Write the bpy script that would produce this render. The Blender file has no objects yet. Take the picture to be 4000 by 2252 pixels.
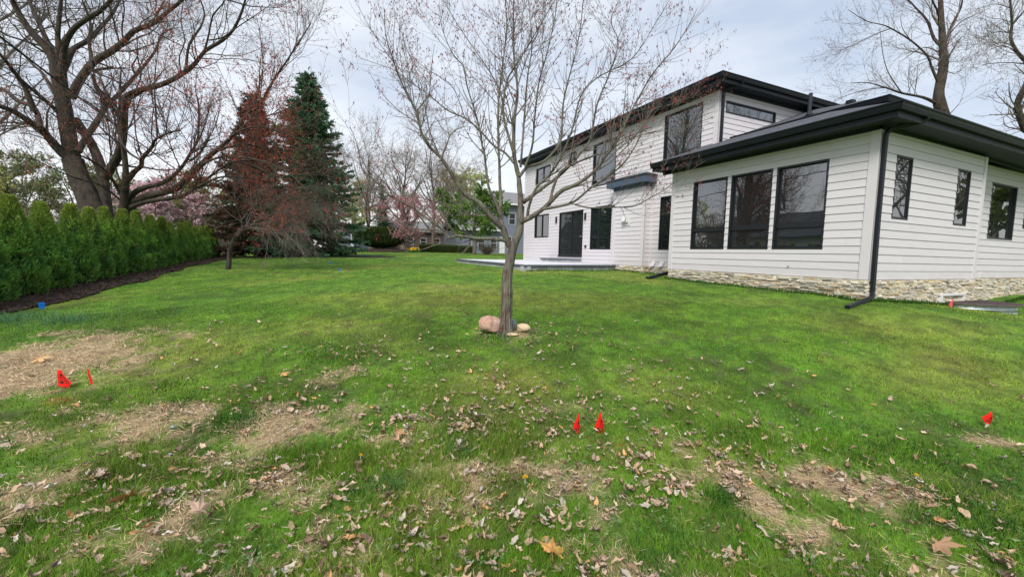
import bpy, math, random
import numpy as np
R = math.radians
rng = np.random.default_rng(7)
sc = bpy.context.scene
COL = sc.collection

# ------------------------------------------------------------------ camera, sky, sun, exposure
cam = bpy.data.objects.new("camera", bpy.data.cameras.new("camera"))
COL.objects.link(cam)
from mathutils import Matrix, Vector
yw, pt, rl = R(24.88763), R(-4.75747), R(1.28836)
fwd = Vector((math.sin(yw)*math.cos(pt), math.cos(yw)*math.cos(pt), math.sin(pt)))
rt = Vector((math.cos(yw), -math.sin(yw), 0)); up = rt.cross(fwd)
rt, up = math.cos(rl)*rt + math.sin(rl)*up, -math.sin(rl)*rt + math.cos(rl)*up
M = Matrix.Identity(4)
for i in range(3):
    M[i][0], M[i][1], M[i][2] = rt[i], up[i], -fwd[i]
M[0][3], M[1][3], M[2][3] = 0, 0, 1.5
cam.matrix_world = M
cam.data.sensor_width = 36; cam.data.lens = 36*1641.43/4000
cam.data.clip_start = .05; cam.data.clip_end = 2000
sc.camera = cam

SUN_EL, SUN_AZ = R(46), R(226)            # azimuth clockwise from +Y
w = bpy.data.worlds.new("World"); sc.world = w; w.use_nodes = True
nt = w.node_tree; N = nt.nodes; L = nt.links; N.clear()
out = N.new("ShaderNodeOutputWorld"); bg = N.new("ShaderNodeBackground")
sky = N.new("ShaderNodeTexSky"); sky.sky_type = 'NISHITA'; sky.sun_disc = False
sky.sun_elevation = SUN_EL; sky.sun_rotation = SUN_AZ
tc = N.new("ShaderNodeTexCoord"); mp = N.new("ShaderNodeMapping"); mp.inputs['Scale'].default_value = (1, 1, 3.2)
mp.inputs['Rotation'].default_value = (0.2, 0.1, .5)
nz = N.new("ShaderNodeTexNoise"); nz.inputs['Scale'].default_value = 1.9; nz.inputs['Detail'].default_value = 5; nz.inputs['Roughness'].default_value = .5
cr = N.new("ShaderNodeValToRGB"); e = cr.color_ramp.elements
e[0].position = .34; e[0].color = (.53, .61, .745, 1)
e[1].position = .60; e[1].color = (.87, .90, .945, 1)
sep = N.new("ShaderNodeSeparateXYZ"); hz = N.new("ShaderNodeMapRange")
hz.inputs['From Min'].default_value = 0; hz.inputs['From Max'].default_value = .24; hz.inputs['To Min'].default_value = 1; hz.inputs['To Max'].default_value = 0
hz.interpolation_type = 'SMOOTHSTEP'
mh = N.new("ShaderNodeMixRGB"); mh.inputs['Color2'].default_value = (.98, .92, .86, 1)
hm = N.new("ShaderNodeMath"); hm.operation = 'MULTIPLY'; hm.inputs[1].default_value = .6
sc_ = N.new("ShaderNodeMixRGB"); sc_.blend_type = 'MULTIPLY'; sc_.inputs[0].default_value = 1; sc_.inputs['Color2'].default_value = (3.35, 3.35, 3.35, 1)
mx = N.new("ShaderNodeMixRGB"); mx.inputs[0].default_value = .93
L.new(tc.outputs['Generated'], mp.inputs[0]); L.new(mp.outputs[0], nz.inputs['Vector']); L.new(nz.outputs[0], cr.inputs[0])
L.new(tc.outputs['Generated'], sep.inputs[0]); L.new(sep.outputs['Z'], hz.inputs['Value']); L.new(hz.outputs[0], hm.inputs[0]); L.new(hm.outputs[0], mh.inputs[0])
L.new(cr.outputs[0], mh.inputs['Color1']); L.new(mh.outputs[0], sc_.inputs['Color1'])
L.new(sky.outputs[0], mx.inputs['Color1']); L.new(sc_.outputs[0], mx.inputs['Color2']); L.new(mx.outputs[0], bg.inputs[0])
bg.inputs[1].default_value = .12
L.new(bg.outputs[0], out.inputs[0])
sl = bpy.data.lights.new("sun", 'SUN'); sl.energy = 1.5; sl.angle = R(22); sl.color = (1, .96, .9)
so = bpy.data.objects.new("sun", sl); COL.objects.link(so)
sd = Vector((math.sin(SUN_AZ)*math.cos(SUN_EL), math.cos(SUN_AZ)*math.cos(SUN_EL), math.sin(SUN_EL)))
so.rotation_euler = sd.to_track_quat('Z', 'Y').to_euler()
sc.view_settings.view_transform = 'Standard'; sc.view_settings.look = 'None'; sc.view_settings.gamma = 1
sc.view_settings.exposure = 1.45
sc.cycles.max_bounces = 5; sc.cycles.diffuse_bounces = 3; sc.cycles.glossy_bounces = 3; sc.cycles.transparent_max_bounces = 6

# ------------------------------------------------------------------ helpers
def tag(o, label=None, cat=None, group=None, kind=None):
    if label: o['label'] = label
    if cat: o['category'] = cat
    if group: o['group'] = group
    if kind: o['kind'] = kind
    return o
def empty(name, loc, label, cat, group=None):
    o = bpy.data.objects.new(name, None); COL.objects.link(o); o.location = loc; o.empty_display_size = .2
    return tag(o, label, cat, group)
class MB:
    def __init__(s): s.V = []; s.F = {3: [], 4: []}; s.C = []; s.n = 0
    def add(s, V, F, c=None):
        V = np.asarray(V, float).reshape(-1, 3); F = np.asarray(F, int); F = F.reshape(-1, F.shape[-1])
        s.F[F.shape[1]].append(F + s.n); s.V.append(V); s.n += len(V)
        if c is None: c = (1, 1, 1)
        c = np.asarray(c, float); s.C.append(np.broadcast_to(c, (len(V), 3)) if c.ndim == 1 else c)
        return s
    def box(s, x0, x1, y0, y1, z0, z1, c=None):
        V = [(x, y, z) for z in (z0, z1) for x, y in ((x0, y0), (x1, y0), (x1, y1), (x0, y1))]
        return s.add(V, [(0, 3, 2, 1), (4, 5, 6, 7), (0, 1, 5, 4), (1, 2, 6, 5), (2, 3, 7, 6), (3, 0, 4, 7)], c)
    def prism(s, poly, z0, z1, c=None):
        n = len(poly); z0 = np.broadcast_to(z0, n); z1 = np.broadcast_to(z1, n)
        V = [(p[0], p[1], z) for p, z in zip(poly, z0)] + [(p[0], p[1], z) for p, z in zip(poly, z1)]
        V += [tuple(np.mean(V[:n], 0)), tuple(np.mean(V[n:2*n], 0))]
        s.add(V, [(i, (i+1) % n, n+(i+1) % n, n+i) for i in range(n)], c); b = s.n-len(V)
        T = [((i+1) % n, i, 2*n) for i in range(n)] + [(n+i, n+(i+1) % n, 2*n+1) for i in range(n)]
        s.F[3].append(np.array(T)+b); return s
    def tubes(s, P, r, k=5, c=None, cap=False):
        P = np.asarray(P, float); r = np.asarray(r, float)
        if P.ndim == 2: P = P[None]; r = np.broadcast_to(r, P.shape[:2]) if r.ndim < 2 else r
        n, m = P.shape[:2]; r = np.broadcast_to(r, (n, m))
        T = np.gradient(P, axis=1); T /= np.linalg.norm(T, axis=2, keepdims=True)+1e-9
        ref = np.where(np.abs(T.mean(1)[:, 2:3]) > .8, [[1, .1, 0]], [[.05, 0, 1]])[:, None, :]
        U = np.cross(T, ref); U /= np.linalg.norm(U, axis=2, keepdims=True)+1e-9; W = np.cross(T, U)
        a = np.arange(k)*2*np.pi/k
        V = P[:, :, None, :] + r[:, :, None, None]*(U[:, :, None, :]*np.cos(a)[:, None] + W[:, :, None, :]*np.sin(a)[:, None])
        idx = np.arange(n*m*k).reshape(n, m, k); A = idx[:, :-1]; B = idx[:, 1:]
        F = np.stack([A, np.roll(A, -1, 2), np.roll(B, -1, 2), B], -1).reshape(-1, 4)
        if c is not None and np.ndim(c) == 2: c = np.repeat(np.asarray(c), m*k, 0)
        s.add(V, F, c)
        if cap:
            for e_ in (0, m-1):
                b = s.n-n*m*k+idx[:, e_]; cc = s.n
                s.V.append(P[:, e_]); s.C.append(np.ones((n, 3))); s.n += n
                for i in range(n):
                    for j in range(k): s.F[3].append(np.array([[b[i, j], b[i, (j+1) % k], cc+i]]))
        return s
    def build(s, name, mat, parent=None, smooth=False, bevel=0):
        V = np.concatenate(s.V).astype(np.float32); C = np.concatenate(s.C).astype(np.float32)
        f3 = np.concatenate(s.F[3]) if s.F[3] else np.zeros((0, 3), int); f4 = np.concatenate(s.F[4]) if s.F[4] else np.zeros((0, 4), int)
        me = bpy.data.meshes.new(name); me.vertices.add(len(V)); me.vertices.foreach_set('co', V.ravel())
        nl = f3.size+f4.size; me.loops.add(nl); me.loops.foreach_set('vertex_index', np.concatenate([f3.ravel(), f4.ravel()]).astype(np.int32))
        tot = np.concatenate([np.full(len(f3), 3), np.full(len(f4), 4)]).astype(np.int32)
        st = np.concatenate([[0], np.cumsum(tot)[:-1]]).astype(np.int32)
        me.polygons.add(len(tot)); me.polygons.foreach_set('loop_start', st); me.polygons.foreach_set('loop_total', tot)
        me.polygons.foreach_set('use_smooth', np.full(len(tot), smooth, bool))
        me.update(calc_edges=True)
        at = me.color_attributes.new('Col', 'FLOAT_COLOR', 'POINT'); at.data.foreach_set('color', np.c_[C, np.ones(len(C), np.float32)].ravel().astype(np.float32))
        if mat: me.materials.append(mat)
        o = bpy.data.objects.new(name, me); COL.objects.link(o)
        if parent:
            o.parent = parent
            p = parent; loc = Vector((0, 0, 0))
            while p: loc += p.location; p = p.parent
            me.transform(Matrix.Translation(-loc))
        if bevel:
            b = o.modifiers.new('bevel', 'BEVEL'); b.width = bevel; b.segments = 2; b.limit_method = 'ANGLE'
        return o
def top(o, c):                       # move a top-level mesh's origin to c
    o.data.transform(Matrix.Translation(-Vector(c))); o.location = c; return o

def hsh(ix, iy, s):
    h = (ix*374761393+iy*668265263+s*974634777) & 0xffffffff
    h = ((h ^ (h >> 13))*1274126177) & 0xffffffff
    return ((h ^ (h >> 16)) & 0xffff)/65535.
def vn(x, y, sc_=1., s=0, o=3):
    x = np.asarray(x, float)*sc_; y = np.asarray(y, float)*sc_; t = 0; a = 1; n = 0
    for k in range(o):
        ix = np.floor(x).astype(np.int64); iy = np.floor(y).astype(np.int64); fx = x-ix; fy = y-iy
        fx = fx*fx*(3-2*fx); fy = fy*fy*(3-2*fy)
        v = (hsh(ix, iy, s+k)*(1-fx)+hsh(ix+1, iy, s+k)*fx)*(1-fy)+(hsh(ix, iy+1, s+k)*(1-fx)+hsh(ix+1, iy+1, s+k)*fx)*fy
        t = t+v*a; n += a; a *= .5; x = x*2.03+11.3; y = y*2.03+5.7
    return t/n
def ss(a, b, x): t = np.clip((x-a)/(b-a), 0, 1); return t*t*(3-2*t)
def lerp(a, b, t): return np.asarray(a)*(1-t)+np.asarray(b)*t

# ------------------------------------------------------------------ materials
def mat(name, base=(.5, .5, .5), rough=.7, vary=0, vscale=8, attr=False, bump=0, bscale=30, metal=0, spec=.3, trans=0, col2=None, stretch=None, ior=None, coat=0):
    m = bpy.data.materials.new(name); m.use_nodes = True; n = m.node_tree.nodes; l = m.node_tree.links
    p = n['Principled BSDF']; p.inputs['Roughness'].default_value = rough; p.inputs['Metallic'].default_value = metal
    p.inputs['Specular IOR Level'].default_value = spec; p.inputs['Coat Weight'].default_value = coat
    if ior: p.inputs['IOR'].default_value = ior
    t = n.new('ShaderNodeTexCoord'); mp_ = n.new('ShaderNodeMapping'); l.new(t.outputs['Object'], mp_.inputs[0])
    if stretch: mp_.inputs['Scale'].default_value = stretch
    src = None
    if attr:
        a = n.new('ShaderNodeAttribute'); a.attribute_name = 'Col'; src = a.outputs['Color']
    if vary or col2:
        z = n.new('ShaderNodeTexNoise'); z.inputs['Scale'].default_value = vscale; z.inputs['Detail'].default_value = 6; z.inputs['Roughness'].default_value = .65
        l.new(mp_.outputs[0], z.inputs['Vector'])
        r = n.new('ShaderNodeValToRGB'); r.color_ramp.elements[0].position = .33; r.color_ramp.elements[1].position = .67
        b = np.array(base); c2 = np.array(col2) if col2 is not None else b*(1-vary); c1 = b if col2 is not None else b*(1+vary)
        r.color_ramp.elements[0].color = (*c2, 1); r.color_ramp.elements[1].color = (*c1, 1); l.new(z.outputs[0], r.inputs[0])
        if src:
            q = n.new('ShaderNodeMixRGB'); q.blend_type = 'MULTIPLY'; q.inputs[0].default_value = 1; l.new(src, q.inputs[1]); l.new(r.outputs[0], q.inputs[2]); src = q.outputs[0]
        else: src = r.outputs[0]
    if src: l.new(src, p.inputs['Base Color'])
    else: p.inputs['Base Color'].default_value = (*base, 1)
    if bump:
        z2 = n.new('ShaderNodeTexNoise'); z2.inputs['Scale'].default_value = bscale; z2.inputs['Detail'].default_value = 6
        l.new(mp_.outputs[0], z2.inputs['Vector']); bp = n.new('ShaderNodeBump'); bp.inputs['Strength'].default_value = bump; bp.inputs['Distance'].default_value = .02
        l.new(z2.outputs[0], bp.inputs['Height']); l.new(bp.outputs[0], p.inputs['Normal'])
    if trans:
        tr = n.new('ShaderNodeBsdfTranslucent'); mxs = n.new('ShaderNodeMixShader'); mxs.inputs[0].default_value = trans
        if src: l.new(src, tr.inputs[0])
        else: tr.inputs[0].default_value = (*base, 1)
        l.new(p.outputs[0], mxs.inputs[1]); l.new(tr.outputs[0], mxs.inputs[2]); l.new(mxs.outputs[0], n['Material Output'].inputs[0])
    return m
W1 = (1, 1, 1)
m_grass = mat('grass', W1, .75, attr=True, trans=.3, spec=.08)
m_leafy = mat('foliage', W1, .6, attr=True, trans=.32, spec=.2)
m_litter = mat('dry_leaves', W1, .8, attr=True, trans=.12, spec=.15)
m_ground = mat('ground', W1, .95, attr=True, vary=.28, vscale=18, bump=.5, bscale=60)
m_mulch = mat('mulch', (.055, .034, .026), .95, col2=(.018, .012, .010), vscale=34, bump=1, bscale=70)
m_mulch_chip = mat('mulch_chips', W1, .9, attr=True)
m_siding = mat('siding', (.605, .572, .598), .55, attr=True, vary=.03, vscale=3, bump=.08, bscale=40, stretch=(1, 1, 5), spec=.3)
m_trim = mat('trim', (.595, .562, .585), .5, vary=.02, vscale=2, spec=.3)
m_stone = mat('ledger_stone', W1, .85, attr=True, vary=.16, vscale=16, bump=.8, bscale=45)
m_dark = mat('dark_metal', (.009, .012, .018), .42, vary=.12, vscale=2, spec=.3)
m_soffit = mat('soffit', (.020, .026, .036), .6, vary=.08, vscale=3)
m_blue = mat('bay_fascia', (.062, .09, .135), .5, vary=.08, vscale=4)
m_frame = mat('black_frame', (.010, .012, .015), .38, spec=.5)
m_shingle = mat('shingles', (.11, .115, .135), .9, col2=(.04, .042, .052), vscale=5, stretch=(1, 1, 9), bump=.9, bscale=22)
m_shingle2 = mat('grey_shingles', (.22, .22, .23), .9, col2=(.14, .14, .15), vscale=4, bump=.3)
m_white = mat('white_plastic', (.62, .62, .62), .5); m_offw = mat('window_trim', (.36, .37, .38), .6)
m_steel = mat('brushed_steel', (.55, .6, .58), .35, metal=.8)
m_galv = mat('galvanised_steel', (.42, .46, .48), .42, metal=.75, vary=.12, vscale=9)
m_rust = mat('grate_steel', (.13, .10, .10), .7, col2=(.07, .055, .055), vscale=14)
m_paver = mat('patio_pavers', (.56, .57, .60), .8, vary=.06, vscale=3, bump=.1, bscale=60)
m_pedge = mat('patio_edge_stone', (.11, .125, .155), .75, vary=.2, vscale=7)
m_pblock = mat('patio_block', W1, .9, attr=True, vary=.12, vscale=9, bump=.4, bscale=40)
m_red = mat('red_flag', (.85, .02, .012), .5, trans=.35)
m_bluefl = mat('blue_flag', (.01, .17, .62), .5, trans=.3)
m_pink = mat('pink_flag', (.8, .11, .13), .5, trans=.3)
m_print = mat('flag_print', (.03, .008, .008), .6)
m_wire = mat('flag_wire', (.16, .15, .14), .4, metal=.7)
m_cable = mat('cable', (.02, .02, .022), .6)
m_pole = mat('pole_wood', (.30, .24, .21), .9, vary=.2, vscale=6)
m_greysiding = mat('grey_siding', (.16, .18, .22), .7, vary=.05, vscale=3)
m_brownwall = mat('brown_wall', (.10, .07, .06), .8, vary=.1)
m_whitewall = mat('white_wall', (.55, .58, .64), .6, vary=.03)
m_yellow = mat('petals', W1, .6, attr=True, trans=.3)
def bark(name, a, b, sc1=14, moss=None, zs=.22):
    m = mat(name, a, .92, col2=b, attr=True, vscale=sc1, stretch=(1, 1, zs), bump=1, bscale=sc1*1.6)
    n = m.node_tree.nodes; l = m.node_tree.links
    for q in n:
        if q.type == 'BUMP': q.inputs['Distance'].default_value = .03
    if moss:
        p = n['Principled BSDF']; src = p.inputs['Base Color'].links[0].from_socket
        z = n.new('ShaderNodeTexNoise'); z.inputs['Scale'].default_value = 5; t = n.new('ShaderNodeTexCoord'); l.new(t.outputs['Object'], z.inputs['Vector'])
        r = n.new('ShaderNodeValToRGB'); r.color_ramp.elements[0].position = .45; r.color_ramp.elements[1].position = .65; l.new(z.outputs[0], r.inputs[0])
        q = n.new('ShaderNodeMixRGB'); q.inputs[2].default_value = (*moss, 1); l.new(r.outputs[0], q.inputs[0]); l.new(src, q.inputs[1]); l.new(q.outputs[0], p.inputs['Base Color'])
    return m
m_bark_y = bark('maple_bark', (.175, .15, .125), (.035, .028, .024), 16, (.13, .135, .095))
m_twig_y = mat('maple_twig', (.135, .115, .10), .8, vary=.25, vscale=5)
m_bark_d = bark('dark_bark', (.075, .058, .047), (.020, .016, .014), 7, (.065, .055, .038))
m_twig_d = mat('dark_twig', (.085, .066, .058), .85, vary=.2)
m_bark_g = bark('grey_bark', (.18, .15, .13), (.07, .057, .048), 8)
m_twig_g = mat('grey_twig', (.19, .16, .14), .85, vary=.2)
m_bark_l = bark('leaning_bark', (.11, .092, .08), (.02, .017, .015), 12)
m_core = mat('foliage_core', (.018, .026, .010), .95)  # near black filler hull, stops see-through, stands in for shaded inside
m_bud = mat('buds', W1, .6, attr=True, trans=.25)
def glass(name, tint=(.012, .016, .017), ior=2.9, bump=.0):
    m = mat(name, tint, .0, ior=ior, spec=.5)
    n = m.node_tree.nodes; l = m.node_tree.links; p = n['Principled BSDF']
    t = n.new('ShaderNodeTexCoord'); z = n.new('ShaderNodeTexNoise'); z.inputs['Scale'].default_value = 1.3; z.inputs['Detail'].default_value = 1
    l.new(t.outputs['Object'], z.inputs['Vector']); b = n.new('ShaderNodeBump'); b.inputs['Strength'].default_value = .25; b.inputs['Distance'].default_value = .006
    l.new(z.outputs[0], b.inputs['Height']); l.new(b.outputs[0], p.inputs['Normal'])
    return m
m_glass = glass('window_glass'); m_glass2 = glass('screen_glass', (.022, .026, .026), 1.6)

# ------------------------------------------------------------------ terrain
CP = np.array([(0,0,0),(0,-6,-.1),(-8,-4,-.1),(9,-4,0),(30,-8,0),(2,2.8,.04),(-2.4,5,.07),(5.8,1.6,.02),(2.44,5.4,.345),(10.55,4.85,.66),(10.5,10.45,.78),
 (13.6,4.8,.5),(17,3.4,.22),(14.9,3.7,.30),(12.2,4.3,.54),(18.6,4.8,.52),(24,4.5,.5),(11.9,13.3,.83),(11.9,15.2,.86),(6.9,13.7,.87),(7.5,24,.9),(12.3,25,1.0),(-5.1,10.9,.35),(-5.1,8,.26),(-5.1,30,.85),
 (-3.1,19.1,.66),(-.8,28,1.03),(3,16,.84),(1,10,.6),(6,9.2,.68),(-2,13,.56),(6.2,46,1.34),(13.4,38,1.3),(8.6,42,1.36),(20,50,1.45),(-20,45,1.1),(40,40,1.4),(-30,20,.7),(-30,0,.2),
 (0,90,1.8),(60,70,1.8),(-60,60,1.2),(40,10,.8),(-60,-40,0),(60,-40,0),(7.8,5,.5),(4,8,.57)], float)
def _phi(r): return np.sqrt(r*r+1.5)
_K = _phi(np.hypot(CP[:, None, 0]-CP[None, :, 0], CP[:, None, 1]-CP[None, :, 1]))+np.eye(len(CP))*-.02
_A = np.block([[_K, np.ones((len(CP), 1))], [np.ones((1, len(CP))), np.zeros((1, 1))]])
_W = np.linalg.solve(_A, np.r_[CP[:, 2], 0])
def gz(x, y):
    x = np.clip(np.asarray(x, float), -70, 70); y = np.clip(np.asarray(y, float), -50, 95)
    sh = x.shape; x = x.ravel(); y = y.ravel(); r = np.zeros(len(x))
    for k, (cx, cy, _) in enumerate(CP): r += _W[k]*_phi(np.hypot(x-cx, y-cy))
    r += _W[-1]+(vn(x, y, 1.3, 3, 3)-.5)*.045
    return r.reshape(sh)
def g1(x, y): return float(gz(np.array([x]), np.array([y]))[0])

# lawn condition maps, in metres on the ground: straw = dead thatch, yel = yellowish turf, red = sprayed utility paint
STRAW = [(-2.78, 6.48, 1.04, 1.19, -0.31, 1.15), (-2.67, 5.74, 0.51, 0.74, -0.36, 1.1), (-1.37, 4.21, 0.92, 0.44, -0.4, 0.75), (-0.31, 3.81, 0.63, 0.35, -0.38, 0.85), (-1.88, 4.28, 0.35, 0.27, -0.4, 0.6), (-0.11, 2.78, 0.24, 0.2, -0.38, 0.85), (-0.5, 3.58, 0.23, 0.2, -0.38, 0.6), (0.91, 2.59, 0.54, 0.15, -0.37, 0.6), (0.54, 2.5, 0.24, 0.11, -0.36, 0.4), (2.47, 1.57, 0.15, 0.31, -0.37, 0.8), (3.13, 1.73, 0.36, 0.13, -0.38, 0.5), (3.34, 1.51, 0.42, 0.31, -0.41, 0.45), (2.57, 1.33, 0.21, 0.18, -0.4, 0.5), (0.18, 4.78, 0.34, 0.26, -0.4, 0.75), (-0.7, 3.36, 0.4, 0.24, -0.39, 0.4), (-0.89, 2.52, 0.37, 0.21, -0.38, 0.35), (1.15, 1.65, 0.3, 0.12, -0.34, 0.3), (5.21, 1.41, 0.22, 0.1, -0.38, 0.6), (-1.52, 3.35, 0.36, 0.26, -0.45, 0.35), (0.24, 2.0, 0.38, 0.14, -0.4, 0.4), (2.58, 5.36, 0.4, 0.26, -0.37, 0.75), (-1.94, 6.72, 0.18, 0.19, -0.23, 0.5), (2.5, 5.22, .3, .16, 0, .75), (2.2, 5.75, .2, .2, 0, .5)]
YEL = [(2.73, 8.7, 2.25, 1.83, -0.3, 0.9), (4.79, 7.18, 1.66, 1.18, -0.29, 0.7), (0.38, 9.36, 0.98, 1.03, -0.41, 0.5), (9.04, 3.74, 1.59, 0.97, -0.39, 1), (7.9, 2.4, 0.93, 1.3, -0.45, 0.6), (8.68, 5.61, 0.8, 0.72, -0.49, 0.5), (3.09, 3.31, 0.68, 0.63, -0.36, 0.75), (1.34, 4.22, 0.85, 0.43, -0.34, 0.5), (1.13, 5.23, 1.0, 0.3, -0.38, 0.4), (2.41, 2.22, 0.62, 0.3, -0.35, 0.4), (15.07, 12.33, 3.6, 4.24, -0.04, 0.6), (3.76, 1.16, 0.41, 0.4, -0.39, 0.4)]
RED = [(-2.12, 5.0, 0.15, 0.1, -0.37, 1), (2.11, 2.49, 0.09, 0.04, -0.34, 0.7), (1.93, 2.65, 0.08, 0.05, -0.36, 0.5), (5.36, 1.52, 0.12, 0.07, -0.33, 0.4)]
def blobs(L_, x, y):
    m = np.zeros_like(x)
    for cx, cy, rx, ry, a, s_ in L_:
        c, s = math.cos(a), math.sin(a); u = ((x-cx)*c+(y-cy)*s)/rx; v = (-(x-cx)*s+(y-cy)*c)/ry
        m = np.maximum(m, s_*np.exp(-(u*u+v*v)**1.5))
    return m
def straw(x, y):
    b = blobs(STRAW, x, y); n = vn(x, y, 3.1, 21, 4); near = ss(5.2, 2.2, np.hypot(x, y))
    f = vn(x, y, 11, 87, 3); return ss(.30, .72, b*.72+(n-.5)*1.15+(f-.5)*.9+.10+.10*near)*ss(.02, .25, b+.26*near*(n > .56))
def yel(x, y): return np.clip(blobs(YEL, x, y)*1.1*vn(x, y, 1.1, 5, 3)*1.4+ss(.5, .8, vn(x, y, .45, 9, 4))*.75, 0, 1)
def inhouse(x, y):
    h = (x > 10.5) & (y > 4.87) & (x < 26) & (y < 25); h &= ~((x < 12.3) & (y > 10.47))
    h |= (x > 11.95) & (y > 13.28) & (y < 15.22) & (x < 13)
    return h | inpoly(x, y, PATIO)
PATIO = [(6.85, 13.7), (11.93, 14.93), (12.3, 15.1), (12.3, 24.8), (7.5, 24.05)]
def inpoly(x, y, P):
    r = np.zeros(x.shape, bool); n = len(P)
    for i in range(n):
        x0, y0 = P[i]; x1, y1 = P[(i+1) % n]
        if y0 == y1: continue
        c = ((y0 > y) != (y1 > y)) & (x < (x1-x0)*(y-y0)/(y1-y0)+x0); r ^= c
    return r
def bededge(y): return -4.42+.14*np.sin(y*.55)+.1*np.sin(y*1.7+1)      # lawn side edge of the hedge mulch
def inbed(x, y):
    b = (x < bededge(y)) & (x > -6.3) & (y < 31) & (y > 2.5)
    b |= ((x+.2)/5.2)**2+((y-29.8)/2.6)**2 < 1
    return b
def grasscol(x, y, n):
    d = vn(x, y, 1.7, 31, 4); yy = yel(x, y)
    c = lerp((.072, .195, .014), (.165, .305, .024), d[:, None])
    c = lerp(c, np.array((.300, .325, .060)), (yy*.72)[:, None])
    dk = ss(.52, .74, vn(x, y, .9, 77, 3)); c = c*(1-.30*dk[:, None]); t2 = vn(x, y, 7.5, 19, 3); return c*(.72+.56*ss(.3, .7, t2))[:, None]
    return c

print('terrain')
def axis(lo, mid0, mid1, hi, fine):
    a = [mid0]
    while a[-1] < mid1: a.append(a[-1]+fine+max(0, a[-1]-6)*.02)
    s_ = fine*2; b = [mid0]
    while b[-1] > lo: b.append(b[-1]-s_); s_ *= 1.25
    s_ = a[-1]-a[-2]; 
    while a[-1] < hi: a.append(a[-1]+s_); s_ *= 1.15
    return np.array(b[:0:-1]+a)
xs = axis(-600, -9, 19, 600, .09); ys = axis(-500, -2, 33, 800, .09)
X, Y = np.meshgrid(xs, ys, indexing='ij'); Z = gz(X, Y)
Z = np.where(np.hypot(X, Y) < 60, Z, Z)
xf, yf = X.ravel(), Y.ravel()
st = straw(xf, yf)*(np.hypot(xf, yf) < 9)
gc = grasscol(xf, yf, None)*.62
gc = lerp(gc, np.array((.30, .215, .13))*(.6+.8*vn(xf, yf, 9, 4, 3))[:, None], (st*.9)[:, None])
soil = ss(.60, .75, vn(xf, yf, 4.5, 55, 3))*(np.hypot(xf, yf) < 8)*.5
gc = lerp(gc, (.06, .045, .03), soil[:, None])
gi = np.arange(X.size).reshape(X.shape)
b = MB(); b.add(np.c_[xf, yf, Z.ravel()], np.stack([gi[:-1, :-1], gi[1:, :-1], gi[1:, 1:], gi[:-1, 1:]], -1).reshape(-1, 4), gc)
tag(b.build('ground', m_ground, smooth=True), 'green back lawn sloping gently up to the houses', 'lawn', kind='structure')

def sheet(name, poly_or_fn, x0, x1, y0, y1, step, m, dz, label, cat, prof=None):
    gx = np.arange(x0, x1+step, step); gy = np.arange(y0, y1+step, step); X, Y = np.meshgrid(gx, gy, indexing='ij')
    ins = poly_or_fn(X, Y); Z = gz(X, Y)+dz+(prof(X, Y) if prof else 0)
    i = np.arange(X.size).reshape(X.shape); q = ins[:-1, :-1] & ins[1:, :-1] & ins[1:, 1:] & ins[:-1, 1:]
    F = np.stack([i[:-1, :-1], i[1:, :-1], i[1:, 1:], i[:-1, 1:]], -1)[q]
    b = MB(); b.add(np.c_[X.ravel(), Y.ravel(), Z.ravel()], F)
    return tag(b.build(name, m, smooth=True), label, cat, kind='structure')
sheet('hedge_bed', inbed, -6.6, -3.9, 2, 31, .09, m_mulch, .012, 'dark bark mulch strip along the foot of the hedge', 'mulch bed', lambda x, y: .03*vn(x, y, 6, 8, 3))
sheet('spruce_bed', lambda x, y: ((x+.2)/5.2)**2+((y-29.8)/2.6)**2 < 1, -5.6, 5.2, 27, 32.6, .15, m_mulch, .028, 'brown needle litter bed under the two spruces', 'mulch bed')
sheet('shrub_bed', lambda x, y: ((x-6.6)/4.0)**2+((y-46.4)/2.6)**2 < 1, 2.4, 10.9, 43.5, 49.2, .25, m_mulch, .02, 'mounded mulch bed under the round yew', 'mulch bed', lambda x, y: .35*np.clip(1-((x-6.6)/4.0)**2-((y-46.4)/2.6)**2, 0, 1))
def roadf(x, y): return (y > 56-.02*x) & (y < 62-.02*x)
sheet('road', roadf, -60, 60, 54, 64, .8, mat('asphalt', (.09, .09, .095), .9, vary=.1), .06, 'pale grey street far behind the spruces', 'road')
# ------------------------------------------------------------------ white house
print('house')
GZ = g1(12, 12)
house = empty('house', (14, 9, .6), 'large white lap sided modern house with black windows and charcoal eaves', 'house')
EXP, Z0, ZS = .1775, 1.11, 1.295
def mapper(ax, c):
    """local (along, up, outward) -> world for a west (x=c) or south (y=c) facing wall"""
    if ax == 'W': return lambda a, z, o: (c-o, a, z)
    if ax == 'S': return lambda a, z, o: (a, c-o, z)
    if ax == 'E': return lambda a, z, o: (c+o, a, z)
    return lambda a, z, o: (a, c+o, z)
def lbox(b, f, a0, a1, z0, z1, o0, o1, c=None):
    V = [f(a, z, o) for z in (z0, z1) for a, o in ((a0, o0), (a1, o0), (a1, o1), (a0, o1))]
    return b.add(V, [(0, 3, 2, 1), (4, 5, 6, 7), (0, 1, 5, 4), (1, 2, 6, 5), (2, 3, 7, 6), (3, 0, 4, 7)], c)
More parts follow.
